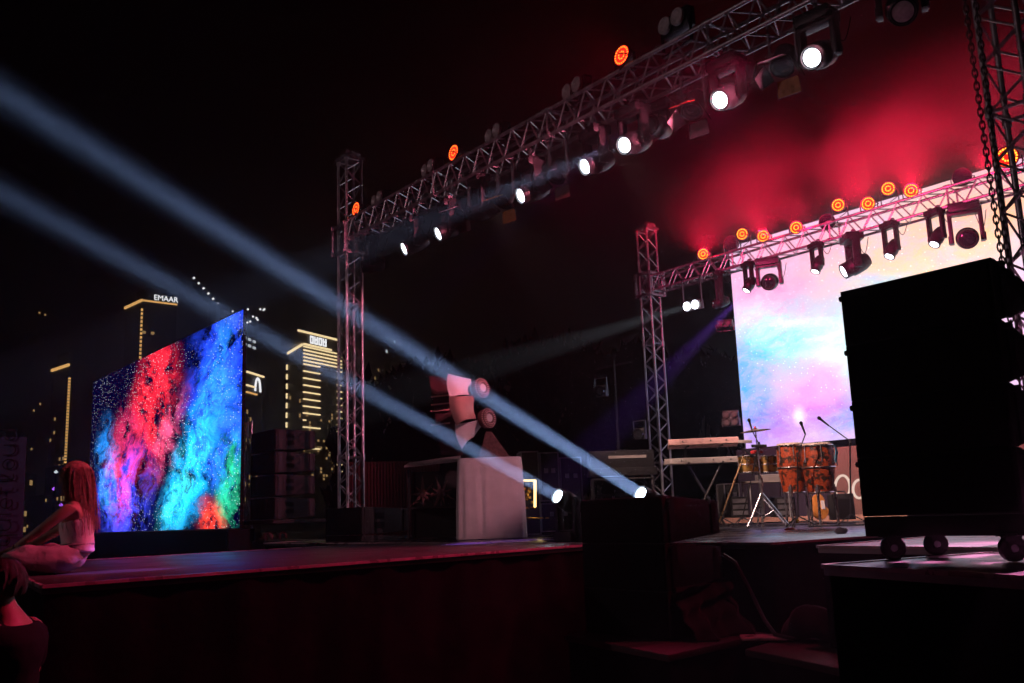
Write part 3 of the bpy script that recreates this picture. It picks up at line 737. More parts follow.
for x, y in ((0.10, 0.06), (PAw - 0.12, 0.06), (0.10, 0.50), (PAw - 0.12, 0.50)):
    X, Yc = PAx1 - x, PAy + y
    w = MB().lathe([(0.02, -0.022), (0.058, -0.022), (0.064, -0.012), (0.064, 0.012), (0.058, 0.022), (0.02, 0.022)], 20, Matrix.Translation((X, Yc, DZ + 0.064)) @ Matrix.Rotation(2.3, 4, 'Z') @ Matrix.Rotation(PI / 2, 4, 'Y')).build('caster', black_pl, dl)
    ax_ = Vector((math.cos(2.3), math.sin(2.3), 0)); tw = Vector((-ax_.y, ax_.x, 0)); fk = MB().box((X, Yc, 1.428), (0.10, 0.10, 0.014))
    for q in (-1, 1):
        Tq = Matrix((tw, _Z, ax_)).transposed().to_4x4(); Tq.translation = Vector((X, Yc, DZ + .064)) + ax_ * (q * .030)
        fk.prism([(-.016, -.012), (.016, -.012), (.042, .062), (-.042, .062)], -.003, .003, Tq)
    fk.build('fork', black_pl, w)
    MB().lathe([(.0001, -.036), (.018, -.036), (.02, -.02), (.02, .02), (.018, .036), (.0001, .036)], 12, Matrix.Translation((X, Yc, DZ + .064)) @ Matrix.Rotation(2.3, 4, 'Z') @ Matrix.Rotation(PI / 2, 4, 'Y')).build('hub', alu_dull, w)
# centre stack
c = at(662, 495.5, D=7.5); cl = at(580, 497, Y=c.y); cr = at(718, 508, X=c.x)
w = c.x - cl.x; d = cr.y - c.y; hb = (c.z - 0.6) / 3
for k in range(3):
    nm = ['topmost dark box of the loudspeaker stack in the centre foreground', 'middle dark box of the loudspeaker stack in the centre foreground', 'lowest box of the centre loudspeaker stack, behind the black cloth'][k]
    array_box(nm, Matrix.Translation((c.x - w / 2, c.y, 0.6 + hb * (2 - k))), w, d, hb - 0.003, hb * 0.70, 'line array boxes in the centre foreground', port=False)
cb_ = thing('black_cloth_cover', 'rumpled black cloth draped over the foot of the centre loudspeakers', 'cloth', (c.x, c.y, 0.6))
def drape(u, v):
    y = c.y + 0.05 + u * (d + 0.02); z = 0.62 + (hb * 1.02) * (1 - v)
    out = 0.025 + 0.28 * v ** 2.2 * (0.75 + 0.25 * math.sin(u * 9)) + 0.018 * math.sin(u * 22 + 3 * v) * (0.2 + v) + 0.02 * math.sin(v * 17 + u * 6)
    return Vector((c.x + out, y, z - (0.0 if v < 0.98 else 0.01)))
MB().grid(drape, 46, 30).build('cloth', black_cl, cb_, solid=0.012)
tag(MB().path([Vector((c.x + 0.02, c.y + d, 1.22)), Vector((c.x + 0.12, c.y + d + 0.02, 1.16)), Vector((c.x + 0.22, c.y + d + 0.05, 0.95)), Vector((c.x + 0.40, c.y + d - 0.02, 0.72)), Vector((c.x + 0.55, c.y + d - 0.1, 0.63)), Vector((c.x + 0.8, c.y + d - 0.2, 0.625))], 0.016, 6).build('power_cable', black_pl), 'thick black cable running down beside the centre loudspeaker stack', 'cable')
# bag and board on the platform
bg = at(806, 640, z=0.6)
def bag(u, v):
    a = u * 2 * PI; ph = v * PI / 2
    r = 1 + 0.12 * math.sin(3 * a + 1) + 0.07 * math.sin(7 * a + v * 5)
    return Vector((bg.x + 0.27 * r * math.cos(a) * math.cos(ph), bg.y + 0.1 + 0.16 * r * math.sin(a) * math.cos(ph), 0.605 + 0.24 * math.sin(ph) * (1 + 0.10 * math.sin(3 * a + 1) * math.cos(ph)) + 0.02 * math.sin(5 * v + 4 * a) * math.cos(ph)))
tag(MB().grid(bag, 40, 14).build('equipment_bag', black_cl), 'slumped black bag lying on the dark platform under the stage edge', 'bag')
tag(MB().box((0, 0, 0), (0.62, 0.20, 0.018), Matrix.Translation(at(782, 637, z=0.61)) @ Matrix.Rotation(0.75, 4, 'Z') @ Matrix.Rotation(0.03, 4, 'X')).build('loose_board', deck_edge, bevel=0.004), 'thin pale edged board lying in front of the black bag', 'board')

# far left stack beside the nebula screen
c = at(276, 427, Y=7.3); cl = at(252, 427, Y=7.3); cr = at(315, 430, X=c.x); zb = at(276, 519, Y=7.3).z
w = c.x - cl.x; d = min(1.0, cr.y - c.y); hb = (c.z - zb) / 4
GL = 'line array boxes beside the nebula screen'
for k in range(4):
    nm = ['topmost', 'second highest', 'second lowest', 'bottom'][k]
    array_box(f'{nm} grey side lit line array box beside the nebula screen', Matrix.Translation((c.x - w / 2, c.y, zb + hb * (3 - k))), w, d, hb - 0.03, hb * 0.78, GL, knobs=False)
ct = thing('equipment_cart', 'low dark cart holding cables under the far line array stack', 'cart', (c.x - w / 2, c.y + d / 2, 0))
MB().box((c.x - w / 2 + .1, c.y + d / 2, zb - 0.05), (w + 0.5, d + 0.4, 0.07)).build('bumper', black_pt, ct, bevel=.01)
MB().box((c.x - w / 2 + .2, c.y + d / 2, 0.66), (w + 0.9, d + 0.3, 1.30)).build('body', black_pl, ct, bevel=.01)
m = MB()
for k in range(9):
    a = Vector((c.x - w / 2 + random.uniform(-.5, .9), c.y - 0.05 + random.uniform(-.1, .25), 1.33))
    m.path([a, a + Vector((.06, -.04, .10)), a + Vector((.16, 0, .12)), a + Vector((.24, .02, .03))], 0.02, 6)
m.build('coiled_cable', red_ro, ct)
# low subs in front of the slim tower
c = at(362, 507, Y=7.25); cl = at(326, 505, Y=7.25)
w = c.x - cl.x; GS = 'low loudspeakers at the foot of the slim tower'
array_box('upper low black loudspeaker at the foot of the slim tower', Matrix.Translation((c.x - w / 2, c.y, c.z - 0.42)), w, 0.85, 0.42, 0.34, GS, knobs=False)
array_box('lower black loudspeaker at the foot of the slim tower', Matrix.Translation((c.x - w / 2, c.y, c.z - 0.86)), w, 0.85, 0.43, 0.36, GS, knobs=False)
MB_r = deck('left_wing_riser', 'dark riser under the low loudspeakers by the slim tower', 'riser', [(cl.x - .1, 7.0), (c.x + 0.6, 7.0), (c.x + .6, 8.4), (cl.x - .1, 8.4)], c.z - 0.862, deck_m, trim=False) if False else None
tag(MB().box((c.x - w / 2, c.y + .42, (c.z - 0.865) / 2), (w, 0.8, c.z - 0.865)).build('sub_plinth', black_pl, bevel=.02), 'black block under the low loudspeakers by the slim tower', 'plinth')

# ================================================================== DRAPED PLINTH WITH THE RIBBON SCULPTURE
pb = at(491, 537, z=DZ); pD = 13.0
pc = at(491, 500, D=pD)
pl = thing('draped_plinth', 'tall plinth under a pale pink lit cloth with vertical folds', 'plinth', (pc.x, pc.y, DZ))
TV = Matrix((_R0, -_F, Vector((0, 0, 1)))).transposed().to_4x4()         # +x right, +y away... towards -F, z up
TV = Matrix((_R0, _F, Vector((0, 0, 1)))).transposed().to_4x4(); TV.translation = Vector((pc.x, pc.y, DZ))
ptop = at(491, 459, D=pD).z - DZ
def cloth_side(u, v):
    a = u * 2 * PI; n = 5.0
    cx_, sy_ = math.cos(a), math.sin(a)
    k = (abs(cx_) ** n + abs(sy_) ** n) ** (-1 / n)
    fold = (0.034 * math.sin(a * 15 + 0.7 + .4 * math.sin(v * 2)) * abs(math.sin(a * 3 + .4)) + 0.020 * math.sin(a * 26 + 2)) * (0.15 + .85 * min(1, v * 1.6)) * min(1, v * 8)
    r = k * (1 + 0.05 * v) + fold
    zz = ptop * (1 - v) + 0.01
    return Vector((0.445 * r * cx_ * (1 if v > 0.02 else 0.985), 0.36 * r * sy_, zz))
m = MB().grid(cloth_side, 180, 20)
n = 181
m.f.append(tuple(range(n - 1)))
m.v = [TV @ p for p in m.v]
m.build('cloth', white_cl, pl)
sc = thing('ribbon_sculpture', 'sculpture of curved white and salmon sheets with two red rosettes on the draped plinth', 'sculpture', (pc.x, pc.y, DZ + ptop))
def sheet(name, cs, mat, bulge, dep):
    """four pixel corners (left top, right top, right bottom, left bottom) made into a bent sheet"""
    p = [at(x, y, D=pD + q) for (x, y), q in zip(cs, dep)]
    def fn(u, v):
        a = p[0].lerp(p[1], u); b = p[3].lerp(p[2], u); q = a.lerp(b, v)
        return q - _F * bulge * math.sin(PI * u) - _Z * 0.02 * math.sin(PI * u) * (1 - 2 * v) - _R0 * 0.03 * math.sin(PI * v)
    MB().grid(fn, 14, 10).build(name, mat, sc, solid=0.015)
sheet('upper_sheet', [(448, 373.5), (471, 379), (480, 397), (450, 397)], white_pt, 0.10, (0, .15, .25, -.05))
sheet('middle_sheet', [(449, 396), (475, 396), (476.5, 419), (456.5, 425.5)], terra, 0.14, (-.10, 0.05, 0.05, -.10))
sheet('lower_sheet', [(455, 424), (492, 417), (474, 437), (462, 449)], white_pt, 0.08, (0, .2, .15, 0))
m = MB(); p = [at(x, y, D=pD + .35) for x, y in ((429, 376), (449, 378), (463, 455), (441, 455))]
m.grid(lambda u, v: p[0].lerp(p[1], u).lerp(p[3].lerp(p[2], u), v), 1, 1); m.build('rear_panel', red_pt, sc, solid=0.03)
m = MB()
for y in (396, 404, 410.5, 424): m.tube(at(431, y + 1, D=pD + .30), at(450, y - 1, D=pD + .30), 0.012)
m.build('slat', terra, sc)
for x, y in ((482, 388), (488.5, 418)):
    cc = at(x, y, D=pD + 0.05); T = frame(cc, (0.75 * _R0 - 0.66 * _F + _Z * 0.1))
    m = MB().lathe([(0.10, -0.10), (0.13, -0.09), (0.14, 0.0), (0.12, 0.03), (0.075, 0.02)], 28, T)
    m0 = m; m = MB()
    for rr_, nn_ in ((.088, 18), (.112, 24), (.132, 28)):
        for k in range(nn_):
            a = 2 * PI * k / nn_ + rr_ * 30
            m.lathe([(.0001, -.006), (.011, .002), (.008, .014), (.0001, .018)], 6, T @ Matrix.Translation((rr_ * math.cos(a), rr_ * math.sin(a), .028 - .9 * max(0, rr_ - .10))))
    ro = m0.build('rosette', red_ro, sc); m.build('lace_beads', pbr('pink_lace', (.55, .36, .35), .7), ro)
    m = MB().lathe([(0.0001, 0.03), (0.02, 0.036), (0.035, 0.026), (0.05, 0.034), (0.066, 0.015)], 9, T, cap=False)
    m.build('rosette_centre', white_cl, ro)
m = MB(); f0, f1 = pD - .12, pD + .25
for q in (0, 1): pass
A = [at(x, y, D=pD) for x, y in ((486, 431), (492, 432), (512, 459.5), (478, 459.5))]
m.add(A + [a + _F * 0.32 for a in A], [(0, 1, 2, 3), (7, 6, 5, 4), (0, 4, 5, 1), (1, 5, 6, 2), (2, 6, 7, 3), (3, 7, 4, 0)]); m.build('support_wedge', red_ro, sc, bevel=.01)

# dark display cabinet left of the plinth
cd = 13.9
cab = thing('display_cabinet', 'dark open cabinet with a pale slanting top left of the draped plinth', 'cabinet', at(432, 530, D=cd).xy.to_3d() + Vector((0, 0, DZ)))
a, b = at(407, 464, D=cd), at(459, 457, D=cd); hz = a.z - DZ
TC = Matrix((_R0, _F, Vector((0, 0, 1)))).transposed().to_4x4(); TC.translation = Vector((a.x, a.y, DZ)); W = 52 * cd / FPX
MB().add([TC @ Vector(v) for v in ((-.03, -.12, hz - .06), (W, -.12, hz + .0), (W, .5, hz + .10), (-.03, .5, hz + .02), (-.03, -.12, hz - .03), (W, -.12, hz + .03), (W, .5, hz + .13), (-.03, .5, hz + .05))], [(3, 2, 1, 0), (4, 5, 6, 7), (0, 1, 5, 4), (1, 2, 6, 5), (2, 3, 7, 6), (3, 0, 4, 7)]).build('top', keys_w, cab, bevel=.005)
for x in (.02, W - .02):
    for y in (0, .45): MB().box((x, y, hz / 2 - .04), (.035, .035, hz - .1), TC).build('post', black_pl, cab)
MB().box((W / 2, .22, hz * .42), (W, .46, .02), TC).build('shelf', black_pl, cab)
MB().box((W / 2, .47, hz / 2 - .04), (W, .02, hz - .12), TC).build('back_panel', black_pt, cab)
for k, (x, y) in enumerate(((423, 494), (441, 493))):
    cc = at(x, y, D=cd + .12); m = MB()
    for q in range(8):
        an = 2 * PI * q / 8 + k * .3; dd = TC.to_3x3() @ Vector((math.cos(an), 0.2 * math.sin(q * 2.1), math.sin(an)))
        m.tube(cc, cc + dd * (0.16 + .05 * (q % 3)), 0.035, 6, 0.004)
    m.lathe([(0.0001, -.06), (.05, -.04), (.06, 0), (.05, .04), (.0001, .06)], 10, Matrix.Translation(cc))
    m.tube(cc, (cc.x, cc.y, DZ + hz * .43), 0.008)
    tag(m.build('star_ornament', red_ro), ['left spiky dark red ornament in the dark cabinet', 'right spiky dark red ornament in the dark cabinet'][k], 'ornament', 'ornaments in the dark cabinet')

# ================================================================== FLIGHT CASES, FRAME, SECOND KEYBOARD
def flight_case(label, x0, x1, y0, y1, D, depth=0.5, name='flight_case'):
    a = at(x0, y0, D=D); b = at(x1, y1, D=D); w = (x1 - x0) * D / FPX; h = (y1 - y0) * D / FPX
    T = Matrix((_R0, _F, Vector((0, 0, 1)))).transposed().to_4x4(); T.translation = Vector((a.x, a.y, a.z - h))
    T = T @ Matrix.Rotation(0.12, 4, 'Z')
    t = thing(name, label, 'flight case', group='black flight cases on the stage', T=T)
    MB().box((w / 2, depth / 2, h / 2), (w - .01, depth - .01, h - .01)).build('body', black_pl, t, world=False)
    m = MB(); e = 0.018
    for x in (0, w):
        for y in (0, depth): m.box((x, y, h / 2), (e, e, h))
    for z in (0, h):
        for x in (0, w): m.box((x, depth / 2, z), (e * .98, depth, e * .98))
        for y in (0, depth): m.box((w / 2, y, z), (w, e * .96, e * .96))
    m.build('edging', alu_dull, t, world=False)
    for x in (w * .3, w * .7): MB().box((x, -.012, h * .62), (.06, .012, .07)).build('latch', alu_dull, t, world=False)
    return t
flight_case('tall flight case with a thin bright edge right of the draped plinth', 521, 538, 452, 533, 14.2)
flight_case('flight case between the plinth and the lower beam projector', 540, 558, 453, 500, 14.4)
flight_case('flight case behind the lower beam projector', 560, 581, 458, 505, 14.6)
flight_case('low flight case below the other two behind the lower beam projector', 541, 576, 504, 531, 14.5)
flight_case('small rack case on the floor beside the keyboard stand', 724, 739, 484, 512, 16.4, 0.4)
nf = thing('lit_frame', 'small gold ornament frame edged by a glowing warm strip', 'lit frame', at(528, 507, D=13.6))
m = MB().tube(at(515, 480.5, D=13.6), at(535.5, 480.5, D=13.6), .013).tube(at(535, 480, D=13.6), at(535, 507, D=13.6), .02); m.build('glowing_strip', neon, nf)
MB().tube(at(515, 508, D=13.6), at(535.5, 508, D=13.6), .014).build('bottom_rail', gold, nf)
m = MB()
for k in range(16):
    cc = at(526 + random.uniform(-5, 6), 496 + random.uniform(-10, 10), D=13.7); m.lathe([(0.0001, -.03), (.025, -.015), (.03, 0), (.02, .02), (.0001, .03)], 8, frame(cc, (random.uniform(-1, 1), random.uniform(-1, 1), random.uniform(-1, 1))))
m.build('gold_ornament', gold, nf)
MB().box((0, 0, 0), (.5, .02, .55), frame(at(522, 494, D=13.8), _Z, _F)).build('backboard', black_pt, nf) if False else None
tag(MB().tube(at(526, 518, D=13.9), at(549, 518, D=13.9), .012).build('brass_rail', gold), 'thin brass rail below the glowing frame', 'rail')
tag(MB().box(at(557.5, 520.5, D=13.6), (.03, .03, .05)).build('indicator_lamp', dot_b), 'tiny blue indicator lamp under the lower beam projector', 'lamp')

def keyboard_set(labels, T, w, tiers, stand_h, cat='keyboard', group=None):
    pass
def keyboard(label, T, w, d, h, mat, group, text=None, tilt=0.0):
    """T: frame at the centre; local -y faces the viewer (instrument's rear), +y the player"""
    t = thing('keyboard', label, 'keyboard', group=group, T=T)
    MB().prism([(-d / 2, 0), (d / 2, 0), (d / 2, h * .45), (d * .12, h * .5), (d * .05, h), (-d / 2, h)], -w / 2, w / 2, Matrix(((0, 0, 1, 0), (1, 0, 0, 0), (0, 1, 0, 0), (0, 0, 0, 1)))).build('case', mat, t, world=False, bevel=.006)
    MB().box((0, d * .30, h * .5 + .01), (w * .9, d * .32, .02)).build('white_keys', white_pl, t, world=False, bevel=.002)
    m = MB()
    n = int(w / .033)
    for k in range(n):
        if k % 7 not in (2, 6): m.box((-w * .45 + (k + 1) * w * .9 / n, d * .23, h * .5 + .026), (.011, d * .18, .012))
    m.build('black_keys', black_pl, t, world=False)
    for x in (-.3, .1, .32): MB().lathe([(.012, 0), (.012, .02)], 8, Matrix.Translation((x * w, -d / 2, h * .5)) @ Matrix.Rotation(PI / 2, 4, 'X')).build('socket', black_pl, t, world=False)
    if text: text_obj('lettering', text, text_lit if False else white_pl, MW[t.name] @ Matrix.Translation((-w * .36, -d / 2 - .003, h * .22)) @ Matrix.Rotation(PI / 2, 4, 'X'), h * .8, t, 0.001)
    return t
def RT_(px_, py_, D, rz=0.0, rx=0.0):
    T = Matrix((_R0, _F, Vector((0, 0, 1)))).transposed().to_4x4(); T.translation = at(px_, py_, D=D)
    return T @ Matrix.Rotation(rz, 4, 'Z') @ Matrix.Rotation(rx, 4, 'X')
KD = 15.6
ks = thing('keyboard_stand', 'black crossed leg stand under the two tier keyboards', 'keyboard stand', RT_(704, 525, KD).translation.xy.to_3d() + Vector((0, 0, DZ)))
TK = RT_(704, 463, KD); TK0 = TK.copy(); zlo = TK.translation.z; zhi = at(704, 446, D=KD).z
m = MB()
for s in (-1, 1):
    m.tube(TK0 @ Vector((-.28 * s, .05 * s, 0)), (TK0 @ Vector((.28 * s, .05 * s, 0))).xy.to_3d() + Vector((0, 0, DZ + .03)), .02)
m.build('crossed_leg', black_pl, ks)
m = MB()
for s in (-.28, .28):
    m.tube(TK0 @ Vector((s, -.18, 0)), TK0 @ Vector((s, .22, 0)), .018)
    m.tube(TK0 @ Vector((s, .2, 0)), TK0 @ Vector((s, .05, zhi - zlo)), .016).tube(TK0 @ Vector((s, -.22, zhi - zlo - .005)), TK0 @ Vector((s, .2, zhi - zlo - .005)), .016)
    m.tube((TK0 @ Vector((s, -.22, 0))).xy.to_3d() + Vector((0, 0, DZ + .02)), (TK0 @ Vector((s, .22, 0))).xy.to_3d() + Vector((0, 0, DZ + .02)), .02)
m.build('support_arm', black_pl, ks)
GK = 'two tier keyboards left of the drums'
keyboard('upper red lit keyboard of the two tier stand', RT_(703, 446, KD - .02, -0.10, -0.14), 1.14, .34, .10, keys_red_lit, GK)
keyboard('lower grey keyboard with pale lettering on the two tier stand', RT_(704, 463.5, KD, -0.03), 1.30, .30, .095, keys_w, GK, 'Roland')
D2 = 17.2
k2 = thing('organ_stand', 'dark frame stand under the second keyboard left of the rear tower', 'keyboard stand', RT_(620, 525, D2).translation.xy.to_3d() + Vector((0, 0, DZ)))
T2 = RT_(622, 478, D2); m = MB()
for x in (-.55, .55):
    for y in (-.15, .2): m.tube(T2 @ Vector((x, y, 0)), (T2 @ Vector((x, y, 0))).xy.to_3d() + Vector((0, 0, DZ)), .022)
m.tube(T2 @ Vector((-.55, .2, -.3)), T2 @ Vector((.55, .2, -.3)), .02).tube(T2 @ Vector((-.55, -.15, -.02)), T2 @ Vector((.55, -.15, -.02)), .02); m.build('leg_frame', black_pl, k2)
keyboard('dark second keyboard behind the upper beam projector', RT_(622, 476, D2, .05), 1.25, .36, .14, black_pl, None)
ob = thing('console_organ', 'dark upper console resting above the second keyboard', 'console', T=RT_(622, 468, D2 + .1, .05))
MB().box((0, .1, .16), (1.2, .3, .32)).build('case', black_pl, ob, world=False, bevel=.01)
MB().box((.1, -.055, .20), (.7, .012, .05)).build('control_strip', keys_w, ob, world=False)

# ================================================================== PERCUSSION
def foot(px_, D): p = at(px_, 520, D=D); return Vector((p.x, p.y, DZ))
def conga(label, px_, D, r, ytop, ybot):
    f = foot(px_, D); z1 = at(px_, ytop, D=D).z - DZ; z0 = at(px_, ybot, D=D).z - DZ; h = z1 - z0
    t = thing('conga_drum', label, 'drum', f, group='leopard patterned conga drums')
    pr = [(r * .80, z0), (r * .88, z0 + h * .15), (r * 1.0, z0 + h * .4), (r * 1.06, z0 + h * .6), (r * 1.03, z0 + h * .8), (r * .96, z1 - .01)]
    MB().lathe(pr, 32).build('shell', conga_m, t, world=False)
    MB().lathe([(0.0001, z1 + .015), (r * .8, z1 + .014), (r * .97, z1 + .004), (r * 1.0, z1 - .02)], 32, cap=False).build('head', rawhide, t, world=False)
    m = MB(); 
    for z, q in ((z1 - .025, 1.03), (z0 + h * .52, 1.065), (z0 + .01, .84)): m.path([Vector((r * q * math.cos(a), r * q * math.sin(a), z)) for a in [2 * PI * k / 32 for k in range(32)]], .011, 6, closed=True)
    m.build('hoop', chrome, t, world=False)
    for k in range(6):
        a = 2 * PI * k / 6 + .3; MB().tube((r * 1.05 * math.cos(a), r * 1.05 * math.sin(a), z1 - .03), (r * 1.10 * math.cos(a), r * 1.10 * math.sin(a), z0 + h * .62), .008).build('tuning_lug', chrome, t, world=False)
    for k in range(3):
        a = 2 * PI * k / 3 + .9; b = MB().tube((r * .9 * math.cos(a), r * .9 * math.sin(a), z0 + .12), (r * .98 * math.cos(a), r * .98 * math.sin(a), .02), .018, 10)
        b.box((r * .9 * math.cos(a), r * .9 * math.sin(a), z0 + .05), (.05, .05, .07)); b.lathe([(.024, 0), (.024, .03)], 10, Matrix.Translation((r * .98 * math.cos(a), r * .98 * math.sin(a), 0)))
        b.build('leg', chrome, t, world=False)
    return t
conga('conga drum nearer the cymbal, orange leopard pattern', 796.5, 13.6, .19, 443, 493)
conga('conga drum nearer the pale lettering, with a cyan cloth', 823.5, 13.3, .215, 443, 493)
cc = at(832.5, 446, D=13.0)
def cy(u, v): return cc + _R0 * (0.02 + .05 * u + .01 * math.sin(v * 6)) + _F * (.06 * u) - _Z * (v * .24 - .02 * math.sin(u * 5))
tag(MB().grid(cy, 8, 10).build('hanging_cloth', cyan_cl, solid=.006), 'cyan cloth strip hanging from the conga by the lettering', 'cloth')
ts = foot(763, 14.3)
for k, (x, lab) in enumerate(((753, 'gold timbale on the keyboard side'), (773.5, 'gold timbale on the conga side'))):
    D = 14.3; f = foot(x, D); z1 = at(x, 455.5, D=D).z - DZ; z0 = at(x, 472, D=D).z - DZ; r = .155
    t = thing('timbale', lab, 'drum', f + Vector((0, 0, z0)), group='gold timbales')
    MB().lathe([(r, 0), (r, z1 - z0)], 32, cap=False).build('shell', gold, t, world=False)
    MB().disc(r, 32, None, z1 - z0 - .002).build('head', rawhide, t, world=False)
    m = MB()
    for z in (0.0, .12, z1 - z0): m.path([Vector((r * 1.03 * math.cos(a), r * 1.03 * math.sin(a), z)) for a in [2 * PI * q / 32 for q in range(32)]], .009, 6, closed=True)
    m.build('rim', chrome, t, world=False)
    for q in range(6):
        a = 2 * PI * q / 6; MB().tube((r * 1.05 * math.cos(a), r * 1.05 * math.sin(a), .08), (r * 1.05 * math.cos(a), r * 1.05 * math.sin(a), z1 - z0), .006).build('tuning_rod', chrome, t, world=False)
st = thing('timbale_stand', 'chrome stand under the gold timbales', 'stand', ts); zt_ = at(763, 472, D=14.3).z - DZ
m = MB().tube((0, 0, .3), (0, 0, zt_ + .04), .018).tube(_R0 * -.3 + _Z * zt_, _R0 * .3 + _Z * zt_, .014); m.build('column', chrome, st, world=False)
for k in range(3):
    a = 2 * PI * k / 3 + .4; MB().tube((0, 0, .45), (.34 * math.cos(a), .34 * math.sin(a), .015), .014).build('leg', chrome, st, world=False)
D = 13.8; cf = foot(764, D); zc = at(763, 429, D=D).z - DZ
st = thing('cymbal_stand', 'chrome tripod stand holding the bronze cymbal', 'stand', cf)
MB().tube((0, 0, .12), (0, 0, .75), .017, 12).tube((0, 0, .7), (-.02, 0, zc + .03), .010, 10).lathe([(.028, .60), (.03, .66), (.028, .72)], 12).lathe([(.024, 1.0), (.024, 1.05)], 12).build('column', chrome, st, world=False)
for k, dv in enumerate((_R0 * -.27 - _F * .12, _R0 * .33 - _F * .1, _R0 * .06 + _F * .34)):
    m = MB().tube((0, 0, .50), dv + _Z * .015, .017, 8).tube((0, 0, .16), dv * .5 + _Z * .25, .007, 8); m.lathe([(.02, 0), (.022, .03)], 8, Matrix.Translation(dv)); m.build('leg', chrome, st, world=False)
cy_ = thing('cymbal', 'bronze cymbal on top of the chrome tripod stand', 'cymbal', T=Matrix.Translation(cf + Vector((-.02, 0, zc))) @ Matrix.Rotation(.06, 4, 'X') @ Matrix.Rotation(-.05, 4, 'Y'))
MB().lathe([(.006, .04), (.03, .036), (.045, .02), (.12, .012), (.225, -.004), (.225, -.007), (.12, .008), (.04, .014), (.006, .03)], 40, cap=False).build('plate', cymbal_m, cy_, world=False)
MB().lathe([(.012, .038), (.016, .05), (.012, .065)], 10).build('felt', red_pl, cy_, world=False)
for x, y, w_, lab in ((745, 441.5, .17, 'grey percussion pad left of the cymbal stand'), (759, 446, .19, 'flat black percussion block under the cymbal')):
    p = thing('percussion_pad', lab, 'percussion pad', T=RT_(x, y, 14.0, .2, .1)); MB().box((0, 0, 0), (w_, .14, .045)).build('block', black_pl if x > 750 else keys_w, p, world=False, bevel=.012); MB().tube((0, 0, 0), (0, 0, -.18), .01).build('mount', chrome, p, world=False)
tag(MB().box((0, 0, 0), (.17, .12, .05), RT_(757, 452, 14.2, .3)).build('folded_cloth', red_pl, bevel=.02), 'small red folded cloth above the gold timbales', 'cloth')

def mic(parent_label, tip, dirv, base, D, group, boom=None, name='microphone_stand'):
    """tip: mic head; dirv: from head back along the mic; base: floor point"""
    t = thing(name, parent_label, 'microphone stand', base, group=group)
    dirv = Vector(dirv).normalized(); tail = tip + dirv * .17
    MB().lathe([(.0001, -.026), (.018, -.02), (.026, 0), (.022, .02), (.018, .03)], 12, frame(tip, dirv)).build('microphone_head', grille, t)
    MB().tube(tip + dirv * .025, tail, .017, 10, .011).build('microphone_body', black_pl, t)
    top = boom if boom is not None else Vector((base.x, base.y, tail.z))
    m = MB().tube(tail, top, .008).tube(top, Vector((base.x, base.y, DZ + .12)), .011).lathe([(.018, -.03), (.018, .03)], 8, Matrix.Translation(top)); m.build('pole', black_pl, t)
    for k in range(3):
        a = 2 * PI * k / 3 + .8; MB().tube((base.x, base.y, DZ + .16), (base.x + .26 * math.cos(a), base.y + .26 * math.sin(a), DZ + .012), .009).build('leg', black_pl, t)
GM = 'microphone stands around the drums'
tp = at(801, 423, D=13.1); mic('straight microphone stand in front of the congas', tp, at(806, 436, D=13.1) - tp, foot(798, 13.1), 13.1, GM, boom=at(797.5, 455, D=13.1))
tp = at(819, 418, D=13.2); mic('boom microphone stand reaching in from the wheeled loudspeakers', tp, at(828, 425, D=13.2) - tp, foot(851, 13.0), 13, GM, boom=at(850, 441, D=13.0))
tp = at(749, 420, D=14.1); mic('thin boom microphone over the timbales', tp, at(752, 430, D=14.1) - tp, foot(742, 14.3), 14, GM, boom=at(759, 444, D=14.1))
tp = at(752, 456, D=13.9); mic('golden poled microphone stand leaning beside the keyboards', tp, at(744, 449, D=13.9) - tp, foot(722, 14.2), 14, GM, boom=at(743, 456, D=14.0))
tag(MB().tube(at(743.5, 456, D=13.95), Vector((*foot(719, 13.8).xy, DZ + .1)), .012).build('slanting_pole', cymbal_m), 'bronze lit slanting pole right of the keyboards', 'pole')
gt = thing('guitar', 'small orange guitar standing behind the conga legs', 'guitar', T=RT_(821, 519, 15.2, .2, -.15))
pts = []
for k in range(28):
    a = 2 * PI * k / 28; s = math.sin(a); pts.append((math.cos(a) * (.155 if s < 0 else .12) * (1 - .25 * math.exp(-((s - .1) / .25) ** 2)), s * .21 + .2))
MB().prism(pts, -.04, .04, Matrix(((1, 0, 0, 0), (0, 0, 1, 0), (0, 1, 0, 0), (0, 0, 0, 1)))).build('body', wood, gt, world=False, bevel=.008)
MB().box((0, -.03, .62), (.05, .025, .5)).build('neck', bark_m, gt, world=False); MB().box((0, -.03, .92), (.075, .02, .15)).build('headstock', bark_m, gt, world=False)
MB().box((.05, -.045, .22), (.06, .01, .14)).build('pickguard', white_pl, gt, world=False)
am = thing('guitar_amplifier', 'black amplifier box on the floor under the pale lettering', 'amplifier', T=RT_(846, 519, 15.4, .15)); MB().box((0, .12, .20), (.34, .26, .42)).build('cabinet', black_pt, am, world=False, bevel=.012); MB().box((0, -.014, .17), (.29, .01, .30)).build('grille', grille, am, world=False); MB().path([(-.1, .12, .41), (-.08, .12, .45), (.08, .12, .45), (.1, .12, .41)], .012, 6).build('handle', black_pl, am, world=False)
bt = thing('equipment_table', 'low steel framed table behind the cymbal stand', 'table', T=RT_(768, 519, 15.8, .1))
MB().box((0, 0, .62), (.72, .4, .03)).build('top', keys_w, bt, world=False, bevel=.004)
for x in (-.33, .33):
    for y in (-.17, .17): MB().tube((x, y, 0), (x, y, .61), .014).build('leg', alu_dull, bt, world=False)
tag(MB().box((0, 0, .80), (.40, .28, .10), MW[bt.name] @ Matrix.Translation((0.08, 0, -.11))).build('mixer', keys_w, bevel=.01), 'small mixer lying on the low steel framed table', 'mixer')
